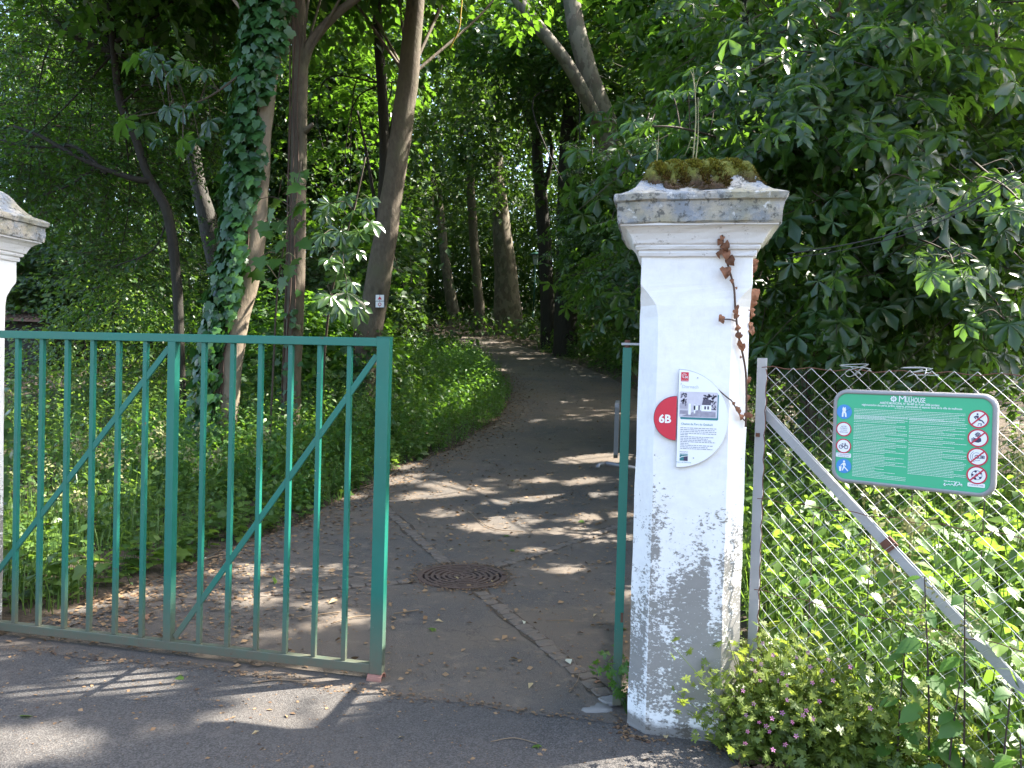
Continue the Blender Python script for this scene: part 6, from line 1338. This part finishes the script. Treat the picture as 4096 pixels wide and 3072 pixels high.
n = 700; x = rng.uniform(-3.4, .3, n); y = road_edge(x)+.03*rng.normal(size=n); drop(x, y, .008+.018*rng.random(n), np.clip(rng.normal(.4, .3, n), 0, 1))
a = rng.random(500)*6.28; r_ = .33+.05*np.abs(rng.normal(size=500)); drop(DC[0]+r_*np.cos(a), DC[1]+r_*np.sin(a), .01+.02*rng.random(500), np.clip(rng.normal(.4, .3, 500), 0, 1))
n = 420; a = rng.random(n)*6.28; x = pc+.26*np.sign(np.cos(a))*np.abs(np.cos(a))**.4; y = pcy+.26*np.sign(np.sin(a))*np.abs(np.sin(a))**.4; k = y < 3.5; drop(x[k]+.02*rng.normal(size=k.sum()), y[k]-.01-.03*np.abs(rng.normal(size=k.sum())), .010+.02*rng.random(k.sum()), np.clip(rng.normal(.4, .3, k.sum()), 0, 1))
cl.build('leaf_litter', M['litter'])
spots = [(592, 1262, .085, 'g'), (392, 1466, .07, 'g'), (930, 1364, .05, 'g'), (1232, 1440, .075, 'w'), (1165, 1615, .04, 'g'), (560, 1585, .035, 'y'), (1090, 1165, .06, 'g'), (980, 1190, .05, 'y'), (980, 1250, .05, 'y'), (1062, 1260, .055, 'y'), (1105, 1192, .05, 'g'), (1290, 1330, .05, 'y'), (940, 1345, .05, 'y'), (1260, 1140, .06, 'g'), (1130, 1345, .05, 'w'), (900, 1130, .06, 'y'), (1345, 1360, .07, 'g'), (730, 1300, .08, 'y'), (640, 1320, .07, 'y'), (440, 1210, .09, 'w'), (500, 1240, .08, 'y'), (290, 1215, .09, 'w'), (320, 1335, .08, 'd'), (270, 1340, .06, 'd'), (200, 1300, .08, 'y'), (620, 1185, .07, 'w'), (690, 1160, .07, 'y'), (1290, 1475, .06, 'd'), (1440, 1590, .045, 'y'), (66, 1552, .06, 'g'), (860, 1600, .03, 'y'), (1150, 1480, .05, 'y'), (1890, 1615, .10, 'd'), (1850, 1640, .12, 'd'), (1780, 1650, .10, 'y'), (2080, 1655, .09, 'd')]
LEAF_LABELS = ['green lobed leaf on the asphalt behind the closed gate, nearest its right end', 'green leaf on the road below the closed gate leaf', 'green leaf between drain cover and the road seam', 'curled pale leaf on the sett channel near the open gate leaf', 'green leaf at the bottom edge in front of the pillar', "small yellowed leaf on the road below the gate's middle post", 'green leaf on the sunlit asphalt beyond the drain cover', 'yellowed leaf beyond the drain cover towards the green mound', 'yellowed leaf lying on the left half of the drain cover', 'yellowed leaf lying on the right rim of the drain cover', "green leaf just beyond the drain cover's far right edge", 'yellowed leaf between open gate leaf and the sett channel', 'yellowed leaf between drain cover and the gate end post', 'yellowed leaf where the far right sett channel meets the pillar', 'pale leaf on the sett channel, midway between drain and open leaf', 'yellowed leaf near the notched edge of the gate end post', 'green leaf against the foot of the pillar behind the open leaf', 'yellowed leaf behind the two bars next to the end post', 'yellowed leaf behind the closed gate near the littered channel', "curled pale leaf at the verge behind the gate's middle post", 'yellowed leaf at the verge behind the first bar past the middle post', "curled pale leaf at the verge left of the gate's middle post", 'brown leaf behind the gate just left of the middle post', 'brown leaf behind the gate near its bottom rail', 'yellowed leaf behind the gate beside the left verge', 'pale leaf at the verge behind the middle bars of the gate', 'yellowed leaf at the verge nearest the gate end post', 'brown leaf beside the foot of the open gate leaf', 'yellowed leaf at the foot of the white pillar', 'green leaf on the road near the left edge of the frame', 'yellowed leaf at the bottom edge below the gate end post', 'yellowed leaf on the road seam below the drain cover', 'large brown leaf among the ivy below the nettles', 'large curled brown leaf at the asphalt edge beneath the ivy patch', 'yellowed leaf at the asphalt edge below the pink flowers', 'brown leaf lowest by the frame edge under the nettles']
FM = {'g': M['leaf_weed'], 'w': plain('pale_leaf', (.42, .43, .33), .8), 'y': plain('yellow_leaf', (.36, .27, .13), .8), 'd': plain('brown_leaf', (.26, .13, .07), .8)}
for (px, py, s, k), lab_ in zip(spots, LEAF_LABELS):
    p = ground(px*VS, py*VS); p[2] = gzf(p[1])+.012; a = rng.random()*6.28
    t = T_MAPLE if k in 'gd' else T_OVAL; Yv = np.array([math.cos(a), math.sin(a), .1*rng.normal()])
    o = bpy.data.objects.new('fallen_leaf', leaf_mesh(t, 'fall'+k, FM[k], .7)); COL.objects.link(o); Yv = norm(Yv); X = norm(np.cross(Yv, UP+.3*rng.normal(size=3))); Z = np.cross(X, Yv); m = Matrix.Identity(4)
    for i in range(3): m[i][0], m[i][1], m[i][2], m[i][3] = X[i]*s, Yv[i]*s, Z[i]*s*1.6, p[i]
    o.matrix_world = m; tag(o, lab_, 'fallen leaf', {'g': 'fallen green leaves', 'w': 'pale curled leaves', 'y': 'yellowed fallen leaves', 'd': 'dead brown leaves'}[k])
TWIG_LABELS = ["dry twig behind the gate bars nearest the bottom rail's right end", 'dry twig crossing behind the last bar of the closed gate', 'long dry twig on the dappled path above the drain cover', 'bent straw twig on the road below the closed gate leaf', 'thin forked twig at the bottom edge in front of the open gate', 'dry twig just right of the gate end post', 'thick twig at the verge behind the first bars past the middle post', 'short twig left of the sett channel near the open leaf', 'tiny twig on the road seam below the open leaf', 'twig at the verge right beside the gate end post', 'long dry twig in the litter under the pink flowers', "twig in the litter behind the gate's left bars"]
for (pts, r), lab_ in zip([([(640, 1340), (690, 1332), (735, 1326)], .004), ([(715, 1352), (760, 1338), (800, 1334)], .004), ([(1010, 1120), (1060, 1150), (1130, 1158)], .004), ([(545, 1480), (600, 1474), (660, 1478)], .003), ([(1060, 1608), (1110, 1600), (1160, 1612)], .002), ([(850, 1330), (905, 1322)], .004), ([(420, 1222), (470, 1204), (520, 1200)], .005), ([(1180, 1345), (1240, 1343)], .0025), ([(1230, 1500), (1246, 1478), (1252, 1460)], .002), ([(760, 1080), (810, 1070), (860, 1052)], .006), ([(1690, 1618), (1760, 1640), (1820, 1648)], .003), ([(160, 1280), (220, 1262), (280, 1268)], .005)], TWIG_LABELS):
    P = [ground(a*VS, b*VS) for a, b in pts]
    for p in P: p[2] = gzf(p[1])+.010+r
    t = MB(); t.tube(catmull(P, 5), r, 5); t.v = [tuple(np.array(v)-P[0]) for v in t.v]; o = t.build('fallen_twig', M['dry_twig'], None, smooth=True); o.location = P[0]; tag(o, lab_, 'twig', 'fallen twigs')
